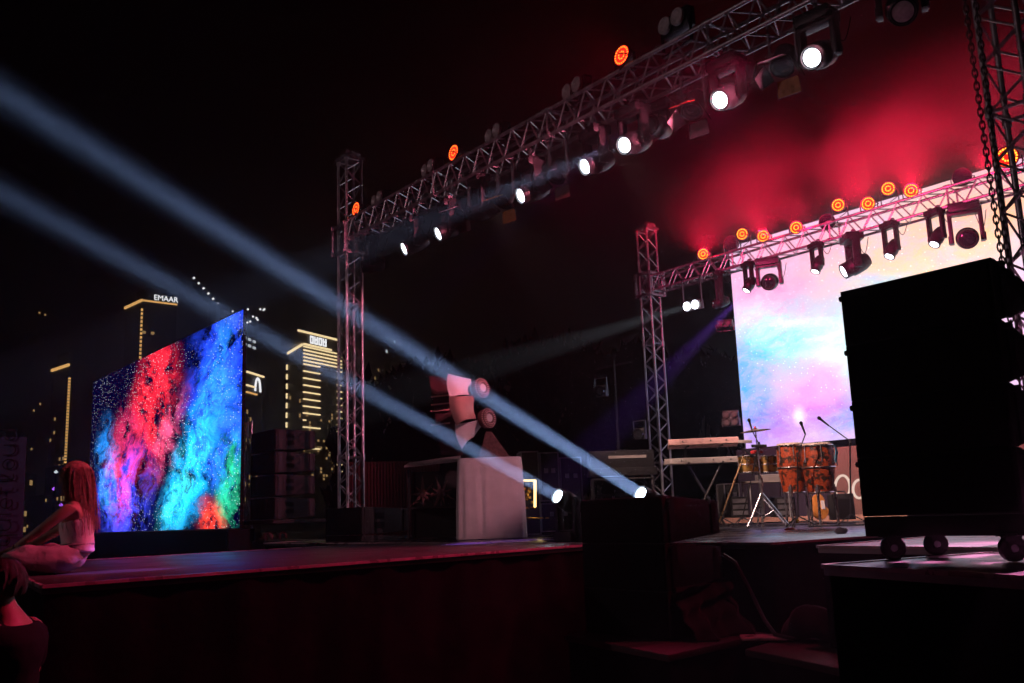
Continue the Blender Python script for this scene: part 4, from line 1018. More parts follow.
for k, (x, w_) in enumerate(((741, .3), (787, .34))):
    p = thing('amplifier_rack', ['squat black rack left behind the cymbal stand', 'squat black rack behind the conga legs'][k], 'amplifier rack', T=RT_(x, 517, 15.9, .1)); MB().box((0, .15, .17), (w_, .3, .34)).build('cabinet', black_pl, p, world=False, bevel=.01)
    for q in range(3): MB().box((0, -.006, .07 + q * .1), (w_ * .86, .012, .07)).build('front_panel', alu_dull, p, world=False)
for k, (x, y) in enumerate(((789.5, 518.5), (796, 520))):
    p = at(x, y, z=DZ + .05); p = Vector((p.x, p.y, DZ + .045))
    m = MB().lathe([(.0001, -.05), (.03, -.045), (.05, -.01), (.05, .02), (.03, .045), (.0001, .05)], 14, Matrix.Translation(p)); m.tube(p, p + _R0 * -.14 - _Z * .03, .010)
    tag(m.build('maraca', yellow), ['yellow maraca nearer the cymbal stand', 'yellow maraca nearer the conga leg'][k], 'maraca', 'yellow maracas on the stage floor')
p = at(790.5, 530, z=DZ); tag(MB().lathe([(.0001, .03), (.04, .028), (.075, .01), (.08, 0)], 16, Matrix.Translation(p), cap=False).build('red_dish', red_pl), 'small red dish on the stage floor in front of the maracas', 'dish')
p = at(842, 533.5, z=DZ); tag(MB().lathe([(.0001, 0), (.05, .004), (.075, .025), (.06, .05), (.035, .06), (.0001, .072)], 7, Matrix.Translation(p) @ Matrix.Rotation(.2, 4, 'X'), cap=False).build('crumpled_paper', white_pl, smooth=False), 'crumpled white paper on the floor near the stage edge', 'paper')
for k in range(7):
    a = at(700 + k * 24, 523 + (k % 3) * 2, z=DZ); pts = [a + Vector((random.uniform(-.3, .3) + .1 * q, random.uniform(-.2, .2) + .1 * q, .012)) for q in range(7)]
    tag(MB().path(pts, .010, 5).build('stage_cable', black_pl), 'black cable lying across the stage floor by the instruments', 'cable', 'cables on the stage floor')
tag(MB().box((0, 0, 0), (6.5, .25, .10), Matrix.Translation((-9.5, 15.55, DZ + .05))).build('lit_stage_lip', pbr('pink_lit_trim', (.5, .28, .22), .5)), 'stage back lip along the fascia, stage light painted into its salmon colour', 'ledge')  # salmon colour stands in for stage light on the back lip

# ================================================================== BANNER, FENCE, TREES
bD = 12.0; a = at(-14, 437, D=bD); b = at(28, 437, D=bD)
bn = thing('feather_banner', 'tall grey blue banner with thin dark vertical lettering behind the seated woman', 'banner', Vector((a.x, a.y, 0)))
TB = Matrix((_R0, _F, Vector((0, 0, 1)))).transposed().to_4x4(); TB.translation = Vector((a.x, a.y, 0)); bw = 42 * bD / FPX; bh = a.z
MB().grid(lambda u, v: TB @ Vector((u * bw, .03 * math.sin(v * 5) * u, .12 + v * (bh - .12) - .02 * u)), 10, 24).build('cloth', banner_m, bn, solid=.006)
m = MB().tube(TB @ Vector((0, 0, 0)), TB @ Vector((0, 0, bh + .05)), .018).box((bw / 2, 0, .03), (bw + .2, .4, .06), TB); m.build('pole', alu_dull, bn)
# thin monoline lettering that reads upwards
def arc(cx_, cy_, rx, ry, a0, a1, n=14): return [(cx_ + rx * math.cos(math.radians(a0 + (a1 - a0) * k / n)), cy_ + ry * math.sin(math.radians(a0 + (a1 - a0) * k / n))) for k in range(n + 1)]
GL_ = {'q': ([arc(.5, .5, .42, .5, 0, 360), [(.92, 1), (.92, -.6)]], 1.15), 'u': ([[(.08, 1), (.08, .45)] + arc(.5, .45, .42, .45, 180, 360) + [(.92, 1), (.92, 0)]], 1.15), 'i': ([[(.15, 1), (.15, 0)], [(.15, 1.35), (.15, 1.45)]], .45),
       'e': ([[(.1, .5), (.9, .5)] + arc(.5, .5, .42, .5, 0, 310)], 1.1), 't': ([[(.3, 1.6), (.3, .2)] + arc(.5, .2, .2, .2, 180, 290), [(0, 1), (.65, 1)]], .85),
       'l': ([[(0, .1), (.35, .6)] + arc(.32, 1.2, .22, .75, -30, 190) + [(.12, .3)] + arc(.35, .25, .24, .25, 180, 320)], .8), 'o': ([arc(.5, .5, .42, .5, 0, 360)], 1.1), 'd': ([arc(.5, .5, .42, .5, 0, 360), [(.92, 1.7), (.92, 0)]], 1.15), ' ': ([], .1)}
xh = .15; pos = 0; m = MB()
z0 = at(14, 546, D=bD).z
for ch in 'quiet loud':
    st_, adv = GL_[ch]
    for s_ in st_:
        m.path([TB @ Vector((bw * .86 - (y * xh) * 1.0 - .05, -.045, z0 + (pos + x) * xh)) for x, y in s_], .0075, 5)
    pos += adv * 1.0 + .10
m.build('lettering', ink, bn)

fn_ = thing('corrugated_fence', 'dark red corrugated fence behind the slim tower', 'fence', at(385, 500, D=24).xy.to_3d())
a = at(346, 462, D=24); b = at(440, 458, D=25)
def cf_(u, v):
    p = Vector((a.x, a.y, 0)).lerp(Vector((b.x, b.y, 0)), u); return p + Vector((0, 0, v * a.z)) + (_F * .05 * (1 if int(u * 60) % 2 else -1))
MB().grid(cf_, 120, 1).build('sheet', tank_m, fn_, smooth=False, solid=.01)

def tree(label, px_, D, ztop, R_, n, seed):
    rnd = random.Random(seed); p = at(px_, 500, D=D); base = Vector((p.x, p.y, 0))
    t = thing('tree', label, 'tree', base, group='dark trees behind the stage')
    m = MB(); h = ztop
    m.path([Vector((0, 0, 0)), Vector((.1, 0, h * .25)), Vector((.05, .1, h * .5)), Vector((0, 0, h * .8))], [.22, .17, .12, .04], 8)
    clumps = []
    for k in range(16):
        a_ = rnd.uniform(0, 2 * PI); rr = R_ * math.sqrt(rnd.random()) * .75; zz = h * rnd.uniform(.35, .93); rr *= 1.0 - .5 * max(0, zz / h - .6) / .4
        cpt = Vector((rr * math.cos(a_), rr * math.sin(a_), zz)); clumps.append((cpt, R_ * rnd.uniform(.28, .48)))
        m.path([Vector((.05, .05, h * .35)), Vector((cpt.x * .4, cpt.y * .4, h * .35 + (zz - h * .35) * .6)), cpt], [.08, .05, .02], 5)
    m.build('trunk', bark_m, t, world=False)
    m = MB()
    for k in range(n):
        cpt, cr_ = clumps[rnd.randrange(len(clumps))]
        v = Vector((rnd.gauss(0, 1), rnd.gauss(0, 1), rnd.gauss(0, .8))).normalized() * cr_ * rnd.random() ** .4
        q = cpt + v; s_ = rnd.uniform(.22, .40); B = basis((rnd.gauss(0, 1), rnd.gauss(0, 1), rnd.gauss(0, 1) + .6))
        m.add([q + B @ Vector(w_) * s_ for w_ in ((-.4, 0, 0), (0, -1, 0.1), (.4, 0, 0), (0, 1, .1))], [(0, 1, 2, 3)])
    m.build('crown', leaf_m, t, world=False, smooth=False)
for k, (x, D, h, R_, lab) in enumerate([(405, 30, 6.0, 2.4, 'low dark tree behind the draped plinth and cabinet'), (470, 31, 6.6, 2.5, 'dark tree behind the ribbon sculpture'), (540, 28, 6.4, 2.4, 'dark tree right of the ribbon sculpture'),
        (600, 29, 7.0, 2.6, 'dark tree behind the second keyboard'), (650, 27, 6.2, 2.2, 'dark tree behind the rear truss tower'), (704, 26, 6.0, 2.1, 'dark tree behind the two tier keyboards')]):
    tree(lab, x, D, h, R_, 3600, 30 + k)
# ================================================================== PEOPLE
def hand(T, palm, fingdir, normal, curl, size=1.0):
    """five short finger chains from a palm; returns chains in the body's local frame"""
    f = Vector(fingdir).normalized(); n = Vector(normal).normalized(); s = f.cross(n).normalized(); ch = []
    for k, (off, ln) in enumerate(((-.030, .070), (-.010, .080), (.010, .075), (.028, .060))):
        a = palm + s * off; b = palm + f * .045 + s * off * 1.15
        c_ = b + (f * math.cos(curl) + n * math.sin(curl)) * ln * .5; d = c_ + (f * math.cos(curl * 2) + n * math.sin(curl * 2)) * ln * .5
        ch.append([(tuple(palm), .026), (tuple(b), .0115), (tuple(c_), .0095), (tuple(d), .0075)])
    b = palm + s * -.045 + f * .01; c_ = b + (f * .8 + s * -.5) * .035
    ch.append([(tuple(palm), .026), (tuple(b), .013), (tuple(c_), .010), (tuple(c_ + f * .025), .008)])
    return ch
def V3(*a): return Vector(a)

wp = at(75, 573, z=DZ)
TW = Matrix((-_R0, -_F, Vector((0, 0, 1)))).transposed().to_4x4(); TW.translation = wp - Vector((0, 0, .025))      # x forward, y towards camera side, z up
TW = TW @ Matrix.Rotation(math.radians(8), 4, 'Z')
wo = thing('person', 'long haired woman in light tank top and beige trousers sitting on the catwalk end', 'person', T=TW)
LA = V3(.415, .15, .205); RA = V3(.44, -.10, .20)
body = [[((-.02, 0, .12), .12), ((-.015, 0, .25), (.105, .105)), ((.01, 0, .40), (.12, .12)), ((.01, 0, .50), (.115, .10)), ((.02, 0, .565), .06), ((.035, 0, .62), .048), ((.05, 0, .665), .07), ((.04, 0, .73), .092), ((.03, 0, .785), .078)],
        [((.01, 0, .50), (.115, .10)), ((0, .155, .505), .055), ((.10, .185, .42), .043), ((.20, .20, .335), .037), ((.31, .175, .265), .031), ((.375, .155, .22), .023), (tuple(LA), .026)],
        [((.01, 0, .50), (.115, .10)), ((0, -.155, .505), .055), ((.10, -.185, .42), .043), ((.20, -.20, .335), .037), ((.32, -.15, .26), .031), ((.395, -.11, .215), .023), (tuple(RA), .026)],
        [((.04, 0, .73), .092), ((.115, 0, .715), .02), ((.148, 0, .70), .011)],
        [((.05, 0, .665), .07), ((.11, 0, .655), .022), ((.122, 0, .64), .012)]]
body += hand(TW, LA, V3(.9, -.2, -.25), V3(-.2, 0, -1), .5) + hand(TW, RA, V3(.9, .3, -.2), V3(-.2, 0, -1), .5)
skin_mesh('body', body, skin_m, wo)
for s in (-1, 1):
    e = MB().lathe([(.0001, -.012), (.008, -.009), (.012, 0), (.008, .009), (.0001, .012)], 10, Matrix.Translation((.118, s * .034, .738))); e.build('eye', glass_dk, wo, world=False)
    MB().lathe([(.012, -.01), (.03, 0), (.012, .012)], 12, Matrix.Translation((.03, s * .088, .715)) @ Matrix.Rotation(PI / 2, 4, 'X')).build('ear', skin_m, wo, world=False)
skin_mesh('tank_top', [[((-.005, 0, .165), (.125, .13)), ((-.008, 0, .20), (.125, .13)), ((-.008, 0, .26), (.12, .12)), ((.006, 0, .38), (.14, .14)), ((.006, 0, .455), (.128, .12)), ((.012, 0, .50), (.105, .09))],
                       [((.012, 0, .50), (.105, .09)), ((.005, .085, .535), .03)], [((.012, 0, .50), (.105, .09)), ((.005, -.085, .535), .03)]], top_lt, wo, 3, wrinkle=.006)
skin_mesh('trousers', [[((-.008, 0, .225), (.125, .13)), ((-.012, 0, .125), (.168, .17))],
                       [((-.012, 0, .125), (.168, .17)), ((.06, .11, .125), .115), ((.24, .19, .15), .098), ((.41, .24, .165), .082), ((.36, .12, .10), .075), ((.24, -.03, .075), .062), ((.17, -.10, .06), .058)],
                       [((-.012, 0, .125), (.168, .17)), ((.06, -.11, .125), .115), ((.24, -.19, .15), .098), ((.43, -.22, .155), .082), ((.40, -.08, .10), .075), ((.33, .06, .08), .062), ((.30, .13, .065), .058)]], trouser_m, wo, 3, wrinkle=.016)
MB().path([Vector((-.008 + .102 * math.cos(a), .104 * math.sin(a), .232)) for a in [2 * PI * k / 28 for k in range(28)]], [.016] * 28, 6, closed=True).build('waistband', trouser_m, wo, world=False)
for q in ([((.18, -.10, .045), .045), ((.26, -.17, .045), .04), ((.32, -.20, .04), .03)], [((.30, .13, .05), .045), ((.36, .20, .045), .04), ((.42, .22, .04), .03)]):
    skin_mesh('shoe', [q], white_pl, wo, 1)
def hair(u, v):
    a = math.radians(-128 + 256 * u) + PI                       # sweep round the back of the head
    strand = .0015 * math.sin(u * 97 + 2 * math.sin(v * 3)) + .0015 * math.sin(u * 211 + v * 4) + .008 * mnoise.noise(Vector((u * 14, v * 2.0, 0)))
    if v < .4:
        q = v / .4 * PI / 2; r = .112 * math.sin(q) + .004; z = .735 + .115 * math.cos(q)
        c_ = Vector((.03, 0, 0))
    else:
        q = (v - .4) / .6; z = .735 - q * .43 * (1 - .12 * abs(math.cos(a + PI))) ; r = .114 + .006 * math.sin(q * 3) - .042 * q
        c_ = Vector((.03 - .06 * q, 0, 0))
    r += strand * min(1, v * 2.5)
    return c_ + Vector((r * math.cos(a) * 1.04, r * math.sin(a) * (1 - .12 * max(0, v - .4)), z))
hm = MB().grid(hair, 200, 36)
rh = random.Random(5)
for k in range(260):
    u = rh.random(); off = Vector((rh.gauss(0, .012), rh.gauss(0, .012), 0)); pts = [hair(u + .02 * math.sin(q * .9 + k), .25 + .75 * q / 8) + off * (q / 4) + (hair(u, .5) - Vector((.03, 0, .7))).normalized() * .006 - Vector((0, 0, .05 * rh.random() * q / 8)) for q in range(9)]
    hm.path(pts, [.0016] * 8 + [.0006], 3)
hm.build('hair', hair_red, wo, world=False)
for k, lab in enumerate('ab'):
    pass
MB().path([Vector((.375 + .026 * math.cos(a) * .3, .155 + .026 * math.sin(a), .222 + .026 * math.cos(a))) for a in [2 * PI * k / 14 for k in range(14)]], .005, 5, closed=True).build('bracelet', chrome, wo, world=False)

mp = at(-2, 583, D=4.35); hp = mp.z
TM = Matrix((-_R0, -_F, Vector((0, 0, 1)))).transposed().to_4x4(); TM.translation = Vector((mp.x, mp.y, 0)) - _R0 * -.02
TM = TM @ Matrix.Rotation(math.radians(-12), 4, 'Z')
mo = thing('person', 'dark haired person in a dark low backed top standing bowed beside the catwalk', 'person', T=TM)
hz = hp
cb0 = (-.06, 0, hz - .30)
body = [[((-.05, 0, .80), .13), ((-.06, 0, .98), (.115, .12)), (cb0, (.125, .13)), ((-.05, 0, hz - .19), (.10, .09)), ((-.02, 0, hz - .125), .055), ((.02, 0, hz - .06), .07), ((.03, 0, hz), .092), ((.02, 0, hz + .05), .075)],
        [((-.05, 0, hz - .19), (.10, .09)), ((-.05, .165, hz - .215), .055), ((-.02, .215, hz - .37), .045), ((.02, .22, hz - .50), .038), ((.13, .17, hz - .60), .032), ((.20, .12, hz - .65), .025), ((.24, .10, hz - .665), .027)],
        [((-.05, 0, hz - .19), (.10, .09)), ((-.05, -.165, hz - .215), .055), ((-.02, -.215, hz - .37), .045), ((.02, -.22, hz - .50), .038), ((.13, -.16, hz - .60), .032), ((.20, -.10, hz - .65), .025), ((.24, -.08, hz - .665), .027)],
        [((-.05, 0, .80), .13), ((-.05, .10, .74), .10), ((-.03, .11, .42), .062), ((-.06, .11, .10), .045), ((.08, .12, .04), .035)],
        [((-.05, 0, .80), .13), ((-.05, -.10, .74), .10), ((-.03, -.11, .42), .062), ((-.06, -.11, .10), .045), ((.08, -.12, .04), .035)],
        [((.03, 0, hz), .092), ((.11, 0, hz - .02), .02), ((.142, 0, hz - .045), .011)]]
body += hand(TM, V3(.24, .10, hz - .665), V3(.9, -.2, -.3), V3(0, -.3, -1), .6) + hand(TM, V3(.24, -.08, hz - .665), V3(.9, .2, -.3), V3(0, .3, -1), .6)
skin_mesh('body', body, skin_m, mo)
for s in (-1, 1):
    MB().lathe([(.012, -.01), (.03, 0), (.012, .012)], 12, Matrix.Translation((.02, s * .09, hz - .015)) @ Matrix.Rotation(PI / 2, 4, 'X')).build('ear', skin_m, mo, world=False)
    MB().lathe([(.0001, -.012), (.012, 0), (.0001, .012)], 10, Matrix.Translation((.108, s * .033, hz + .005))).build('eye', glass_dk, mo, world=False)
RG = [(.84, .128, .15, -.055), (.98, .118, .135, -.06), (hz - .33, .128, .165, -.062), (hz - .26, .122, .205, -.060), (hz - .215, .105, .205, -.056), (hz - .185, .088, .165, -.050), (hz - .160, .072, .105, -.042), (hz - .145, .062, .075, -.036)]
def shell(u, v):
    q = v * (len(RG) - 1); k = min(int(q), len(RG) - 2); f = q - k; a = [RG[k][i] * (1 - f) + RG[k + 1][i] * f for i in range(4)]; an = u * 2 * PI
    w = .005 * mnoise.noise(Vector((math.cos(an) * 3, math.sin(an) * 3, a[0] * 14)))
    dip = .07 * max(0, -math.cos(an)) ** 3 * max(0, v - .7) / .3              # the low back of the neckline
    return Vector((a[3] + (a[1] + w) * math.cos(an), (a[2] + w) * math.sin(an), a[0] - dip))
MB().grid(shell, 60, 42).build('top', top_dk, mo, world=False, solid=.006)
for s in (-1, 1): skin_mesh('sleeve', [[((-.05, s * .16, hz - .215), .074), ((-.03, s * .205, hz - .34), .060), ((-.01, s * .216, hz - .42), .054)]], top_dk, mo)
skin_mesh('trousers', [[((-.055, 0, .88), (.15, .155)), ((-.05, 0, .80), (.15, .155)), ((-.05, .10, .72), .115), ((-.03, .11, .42), .078), ((-.06, .11, .10), .06)], [((-.05, 0, .80), (.15, .155)), ((-.05, -.10, .72), .115), ((-.03, -.11, .42), .078), ((-.06, -.11, .10), .06)]], black_cl, mo)
def hair2(u, v):
    a = math.radians(-125 + 250 * u) + PI; st_ = .005 * math.sin(u * 61) + .004 * math.sin(u * 117 + v * 9)
    q = v * PI * .70; r = .112 * math.sin(q) ** .8 + .002; z = hz + .005 + .110 * math.cos(q)
    return Vector((.02 + (r + st_ * v) * math.cos(a) * 1.06, (r + st_ * v) * math.sin(a), z))
MB().grid(hair2, 70, 22).build('hair', hair_dk, mo, world=False, solid=.008)

# ================================================================== THE CITY BEYOND
def building(label, pl_, pc_, pr_, ytop, D, dl_=14, dr_=14, mat=facade, name='city_tower'):
    C = at(pc_, ytop, D=D); L = at(pl_, ytop, D=D + dl_); R = at(pr_, ytop, D=D + dr_); h = C.z
    C, L, R = [Vector((p.x, p.y, 0)) for p in (C, L, R)]; B = L + R - C
    t = thing(name, label, 'building', C)
    MB().prism([tuple(C.xy), tuple(R.xy), tuple(B.xy), tuple(L.xy)], 0, h).build('wall', mat, t, smooth=False)
    MB().prism([tuple(p.xy) for p in [C.lerp(B, .2) + (L - C) * .0, C.lerp(R, .8) + (B - R) * .2, C.lerp(B, .8), C.lerp(L, .8) + (B - L) * .2]], h + .02, h + 3.0).build('roof_plant', mat, t, smooth=False)
    nl = -(B - L).normalized(); nr = -(B - R).normalized()      # outward normals of the two visible faces
    nrm_l = ((L - C).cross(Vector((0, 0, 1)))).normalized(); nrm_l = nrm_l if nrm_l.dot(EYE - C) > 0 else -nrm_l
    nrm_r = ((R - C).cross(Vector((0, 0, 1)))).normalized(); nrm_r = nrm_r if nrm_r.dot(EYE - C) > 0 else -nrm_r
    return t, C, L, R, h, nrm_l, nrm_r
def strip(t, a, b, n, z, hgt, mat, name='light_strip', dash=0):
    m = MB(); d = (b - a)
    if dash:
        k = dash
        for i in range(k):
            p, q = a + d * ((i + .15) / k), a + d * ((i + .75) / k)
            m.add([p + n * .1 + Vector((0, 0, z)), q + n * .1 + Vector((0, 0, z)), q + n * .1 + Vector((0, 0, z + hgt)), p + n * .1 + Vector((0, 0, z + hgt)), p + n * .02 + Vector((0, 0, z)), q + n * .02 + Vector((0, 0, z)), q + n * .02 + Vector((0, 0, z + hgt)), p + n * .02 + Vector((0, 0, z + hgt))], [(0, 1, 2, 3), (7, 6, 5, 4), (0, 4, 5, 1), (1, 5, 6, 2), (2, 6, 7, 3), (3, 7, 4, 0)])
    else:
        m.add([p + Vector((0, 0, zz)) for zz in (z, z + hgt) for p in (a + n * .02, b + n * .02, b + n * .35, a + n * .35)], [(3, 2, 1, 0), (4, 5, 6, 7), (0, 1, 5, 4), (1, 2, 6, 5), (2, 3, 7, 6), (3, 0, 4, 7)])
    m.build(name, mat, t, smooth=False)
def vdash(t, p, n, z0, z1, k, w, mat, name='corner_light_strip'):
    m = MB(); d = (z1 - z0) / k
    for i in range(k): m.box((p.x + n.x * .3, p.y + n.y * .3, z0 + d * (i + .4)), (w, w, d * .55))
    m.build(name, mat, t, smooth=False)
def windows(t, a, b, n, z0, z1, cnt, seed, mat=win_warm, sz=(.8, .6), nx=8, floors=14):
    rnd = random.Random(seed); d = (b - a); L = d.length; dn = d.normalized(); used = set()
    for k in range(cnt):
        i, j = rnd.randrange(nx), rnd.randrange(floors)
        if (i, j) in used: continue
        used.add((i, j)); c_ = a + d * ((i + .5) / nx) + Vector((0, 0, z0 + (z1 - z0) * (j + .5) / floors)) + n * .05
        w_ = min(sz[0], L / nx * .8) / 2; h_ = sz[1] / 2
        q = [c_ - dn * w_ - Vector((0, 0, h_)), c_ + dn * w_ - Vector((0, 0, h_)), c_ + dn * w_ + Vector((0, 0, h_)), c_ - dn * w_ + Vector((0, 0, h_))]
        MB().add(q + [p - n * .03 for p in q], [(0, 1, 2, 3), (7, 6, 5, 4), (0, 4, 5, 1), (1, 5, 6, 2), (2, 6, 7, 3), (3, 7, 4, 0)]).build('window', mat, t, smooth=False)
CD = 200.0
t, C, L, R, h, nl, nr = building('dark tower with a gold lit roof edge, gold corner strip and white roof sign', 126, 143, 177, 298.5, CD, 7, 5)
strip(t, L, C, nl, h - .6, .5, gold_ln); strip(t, C, R, nr, h - .6, .3, gold_ln)
vdash(t, C, (nl + nr).normalized(), 12, h - 2, 42, .36, gold_ln)
TX = Matrix(((R - C).normalized(), Vector((0, 0, 1)), nr)).transposed().to_4x4(); TX.translation = C.lerp(R, .28) + nr * .6 + Vector((0, 0, h - .1))
text_obj('sign_letters', 'EMAAR', sign_w, TX, 1.65, t, .06, 'LEFT')
windows(t, C, R, nr, 8, h - 6, 12, 3)
t, C, L, R, h, nl, nr = building('slim dark tower with a broken gold corner strip left of the nebula screen', 53, 70, 73.5, 364, CD - 20, 6, 8)
strip(t, L, C, nl, h - .4, .5, gold_ln); vdash(t, C, (nl + nr).normalized(), 8, h - 2.5, 40, .38, gold_ln); windows(t, L, C, nl, 4, h - 8, 14, 5, nx=5, floors=16)
t, C, L, R, h, nl, nr = building('broad dark block with one lit row of windows at the far left', -22, 2, 37, 470, CD - 60, 12, 14)
windows(t, C, R, nr, 1, h - .2, 11, 8, sz=(1.2, .8), nx=9, floors=4)
t, C, L, R, h, nl, nr = building('huge unlit tower block at the far left of the skyline', -40, -6, 51, 262, CD + 40, 20, 24)
windows(t, C, R, nr, 4, h - 4, 9, 11, nx=9, floors=30)
t, C, L, R, h, nl, nr = building('tall unlit tower between the two gold edged towers', 80, 96, 122, 330, CD + 60, 12, 12)
windows(t, C, R, nr, 4, h - 4, 7, 12, nx=6, floors=24)
# banded tower
t, C, L, R, h, nl, nr = building('tower wrapped in pale gold light bands beside the slim truss tower', 288.5, 303, 341, 344, CD, 10, 12, facade_b)
def hz_(y): return at(303, y, Y=C.y).z
strip(t, L, C, nl, h - .35, .45, pale_ln); strip(t, C, C.lerp(R, .72), nr, h - .2, .4, pale_ln)
for y, e in ((347, .86), (350.5, 1), (354, 1), (357.5, 1), (361, 1)): strip(t, C, C.lerp(R, e), nr, hz_(y), .26, pale_ln)
for k in range(16):
    y = 364.5 + 7.0 * k
    strip(t, C, C.lerp(R, .42 if k != 8 and k < 10 else (.42 if k == 12 else .06)), nr, hz_(y), .26, pale_ln)
    strip(t, C.lerp(R, .88), R, nr, hz_(y + 1), .26, pale_ln)
vdash(t, L, nl, 20, h - 2, 8, .3, pale_ln, 'edge_lights')
hd = MB().prism([tuple(p.xy) for p in (C.lerp(R, -.02) + (R - C) * -.1, C.lerp(R, .9), C.lerp(R, .9) - nr * 6, C - nr * 6)], h + .3, h + 2.4); hd.build('crown', facade_b, t, smooth=False)
strip(t, C + (R - C) * -.14, C.lerp(R, .92), nr, h + 2.45, .4, pale_ln)
a = C.lerp(R, .16); b = C.lerp(R, .58)
m = MB(); d = b - a
for k, q in enumerate(((0, .2), (.26, .46), (.52, .72), (.78, 1.0))):
    p0, p1 = a.lerp(b, q[0]), a.lerp(b, q[1]); z = h + .45
    for (u0, u1, v0, v1) in ((0, .25, 0, 1.7), (.7, 1, 0, 1.7), (.25, .7, 1.35 - .5 * (k % 2), 1.7 - .5 * (k % 2)), (.25, .7, 0, .3)):
        e0, e1 = p0.lerp(p1, u0), p0.lerp(p1, u1); n_ = nr
        qv = [e0 + n_ * .3 + _Z * (z + v0), e1 + n_ * .3 + _Z * (z + v0), e1 + n_ * .3 + _Z * (z + v1), e0 + n_ * .3 + _Z * (z + v1)]
        m.add(qv + [x - n_ * .15 for x in qv], [(0, 1, 2, 3), (7, 6, 5, 4), (0, 4, 5, 1), (1, 5, 6, 2), (2, 6, 7, 3), (3, 7, 4, 0)])
m.build('roof_sign', sign_w, t, smooth=False)
windows(t, C, R, nr, 6, h - 14, 60, 21, nx=14, floors=26, sz=(.6, .5)); windows(t, L, C, nl, 6, h - 8, 8, 22, nx=3, floors=16, sz=(1.2, .8))
# unfinished tower with work lights and a crane
t, C, L, R, h, nl, nr = building('unfinished tower with white work lights behind the top of the nebula screen', 208, 236, 258, 318, CD + 30, 14, 14)
for k in range(4):
    for j in range(2):
        strip(t, C.lerp(R, .10 + .22 * k), C.lerp(R, .2 + .22 * k), nr, h - 4.2 - 1.6 * j, .6, win_cool, 'window')
rnd = random.Random(4); m = MB()
for k in range(16):
    p = L.lerp(R, rnd.random()) + (C - L) * rnd.uniform(0, .4); m.lathe([(.0001, -.35), (.32, 0), (.0001, .35)], 8, Matrix.Translation((p.x, p.y, h + rnd.uniform(.3, 5))))
m.build('work_lights', sign_w, t)
m = MB()
for k in range(7): p = L.lerp(R, k / 6); m.tube((p.x, p.y, h), (p.x, p.y, h + 5.5), .12, 5)
m.build('scaffold', alu_dull, t)
cr = thing('tower_crane', 'tower crane with a raised jib dotted with white lamps over the unfinished tower', 'crane', Vector((C.x, C.y, 0)))
p0, p1 = at(218, 304, D=CD + 28), at(194, 278, D=CD + 28)
MB().tube(p0, (p0.x, p0.y, 0), .5, 6).build('mast', alu_dull, cr); MB().tube(p0, p1, .16, 5).tube(p0 + Vector((0, 0, 1.1)), p1, .1, 5).build('jib', alu_dull, cr)
for k in range(6): q = p0.lerp(p1, k / 5); MB().lathe([(.0001, -.36), (.34, 0), (.0001, .36)], 8, Matrix.Translation(q)).build('lamp', sign_w, cr)
t, C, L, R, h, nl, nr = building('dark tower with a lit arch emblem right of the nebula screen', 240, 246, 263, 371, CD - 10, 5, 8)
strip(t, C, R, nr, h - .3, .35, pale_ln); strip(t, C, C.lerp(R, .5), nr, h - 3.0, .3, pale_ln); strip(t, C, C.lerp(R, .6), nr, h - 4.4, .3, gold_ln)
q = C.lerp(R, .62) + nr * .3; rd = (R - C).normalized()
MB().path([q + rd * (1.2 * math.cos(a_)) + _Z * (h - 3.6 + 2.8 * math.sin(a_)) for a_ in [PI * k / 12 for k in range(13)]], .22, 5).build('arch_emblem', sign_w, t)
windows(t, C, R, nr, 6, h - 6, 16, 31, nx=5, floors=14, sz=(.7, .9))
t, C, L, R, h, nl, nr = building('faint tower with a few white and gold windows right of the slim truss tower', 363, 380, 404, 330, CD + 50, 12, 14)
windows(t, C, R, nr, 10, h - 1, 12, 41, win_cool, nx=6, floors=24, sz=(1, .8)); windows(t, L, C, nl, h - 22, h - 8, 14, 42, win_warm, nx=5, floors=8, sz=(.8, .9))
t, C, L, R, h, nl, nr = building('low lit street block behind the seated woman', 28, 60, 108, 492, CD - 110, 10, 12)
windows(t, C, R, nr, .5, h, 12, 51, win_warm, nx=12, floors=4, sz=(.8, .45)); windows(t, L, C, nl, .5, h, 4, 52, win_warm, nx=9, floors=4, sz=(.4, .3))
for k, (x, y, mt, lab) in enumerate([(54, 489, dot_v, 'violet street lamp left of the seated woman'), (56, 472, win_cool, 'white street lamp left of the seated woman'), (99, 471, sign_w, 'pale street lamp right of the seated woman'), (61, 505, dot_v, 'lower violet lamp beside the seated woman')]):
    p = at(x, y, D=70); t = thing('street_lamp', lab, 'street lamp', Vector((p.x, p.y, 0)), group='street lamps behind the seated woman')
    MB().tube((p.x, p.y, 0), (p.x, p.y, p.z), .06, 6).build('post', black_pl, t); MB().lathe([(.0001, -.16), (.15, 0), (.0001, .16)], 10, Matrix.Translation(p)).build('lamp', mt, t)
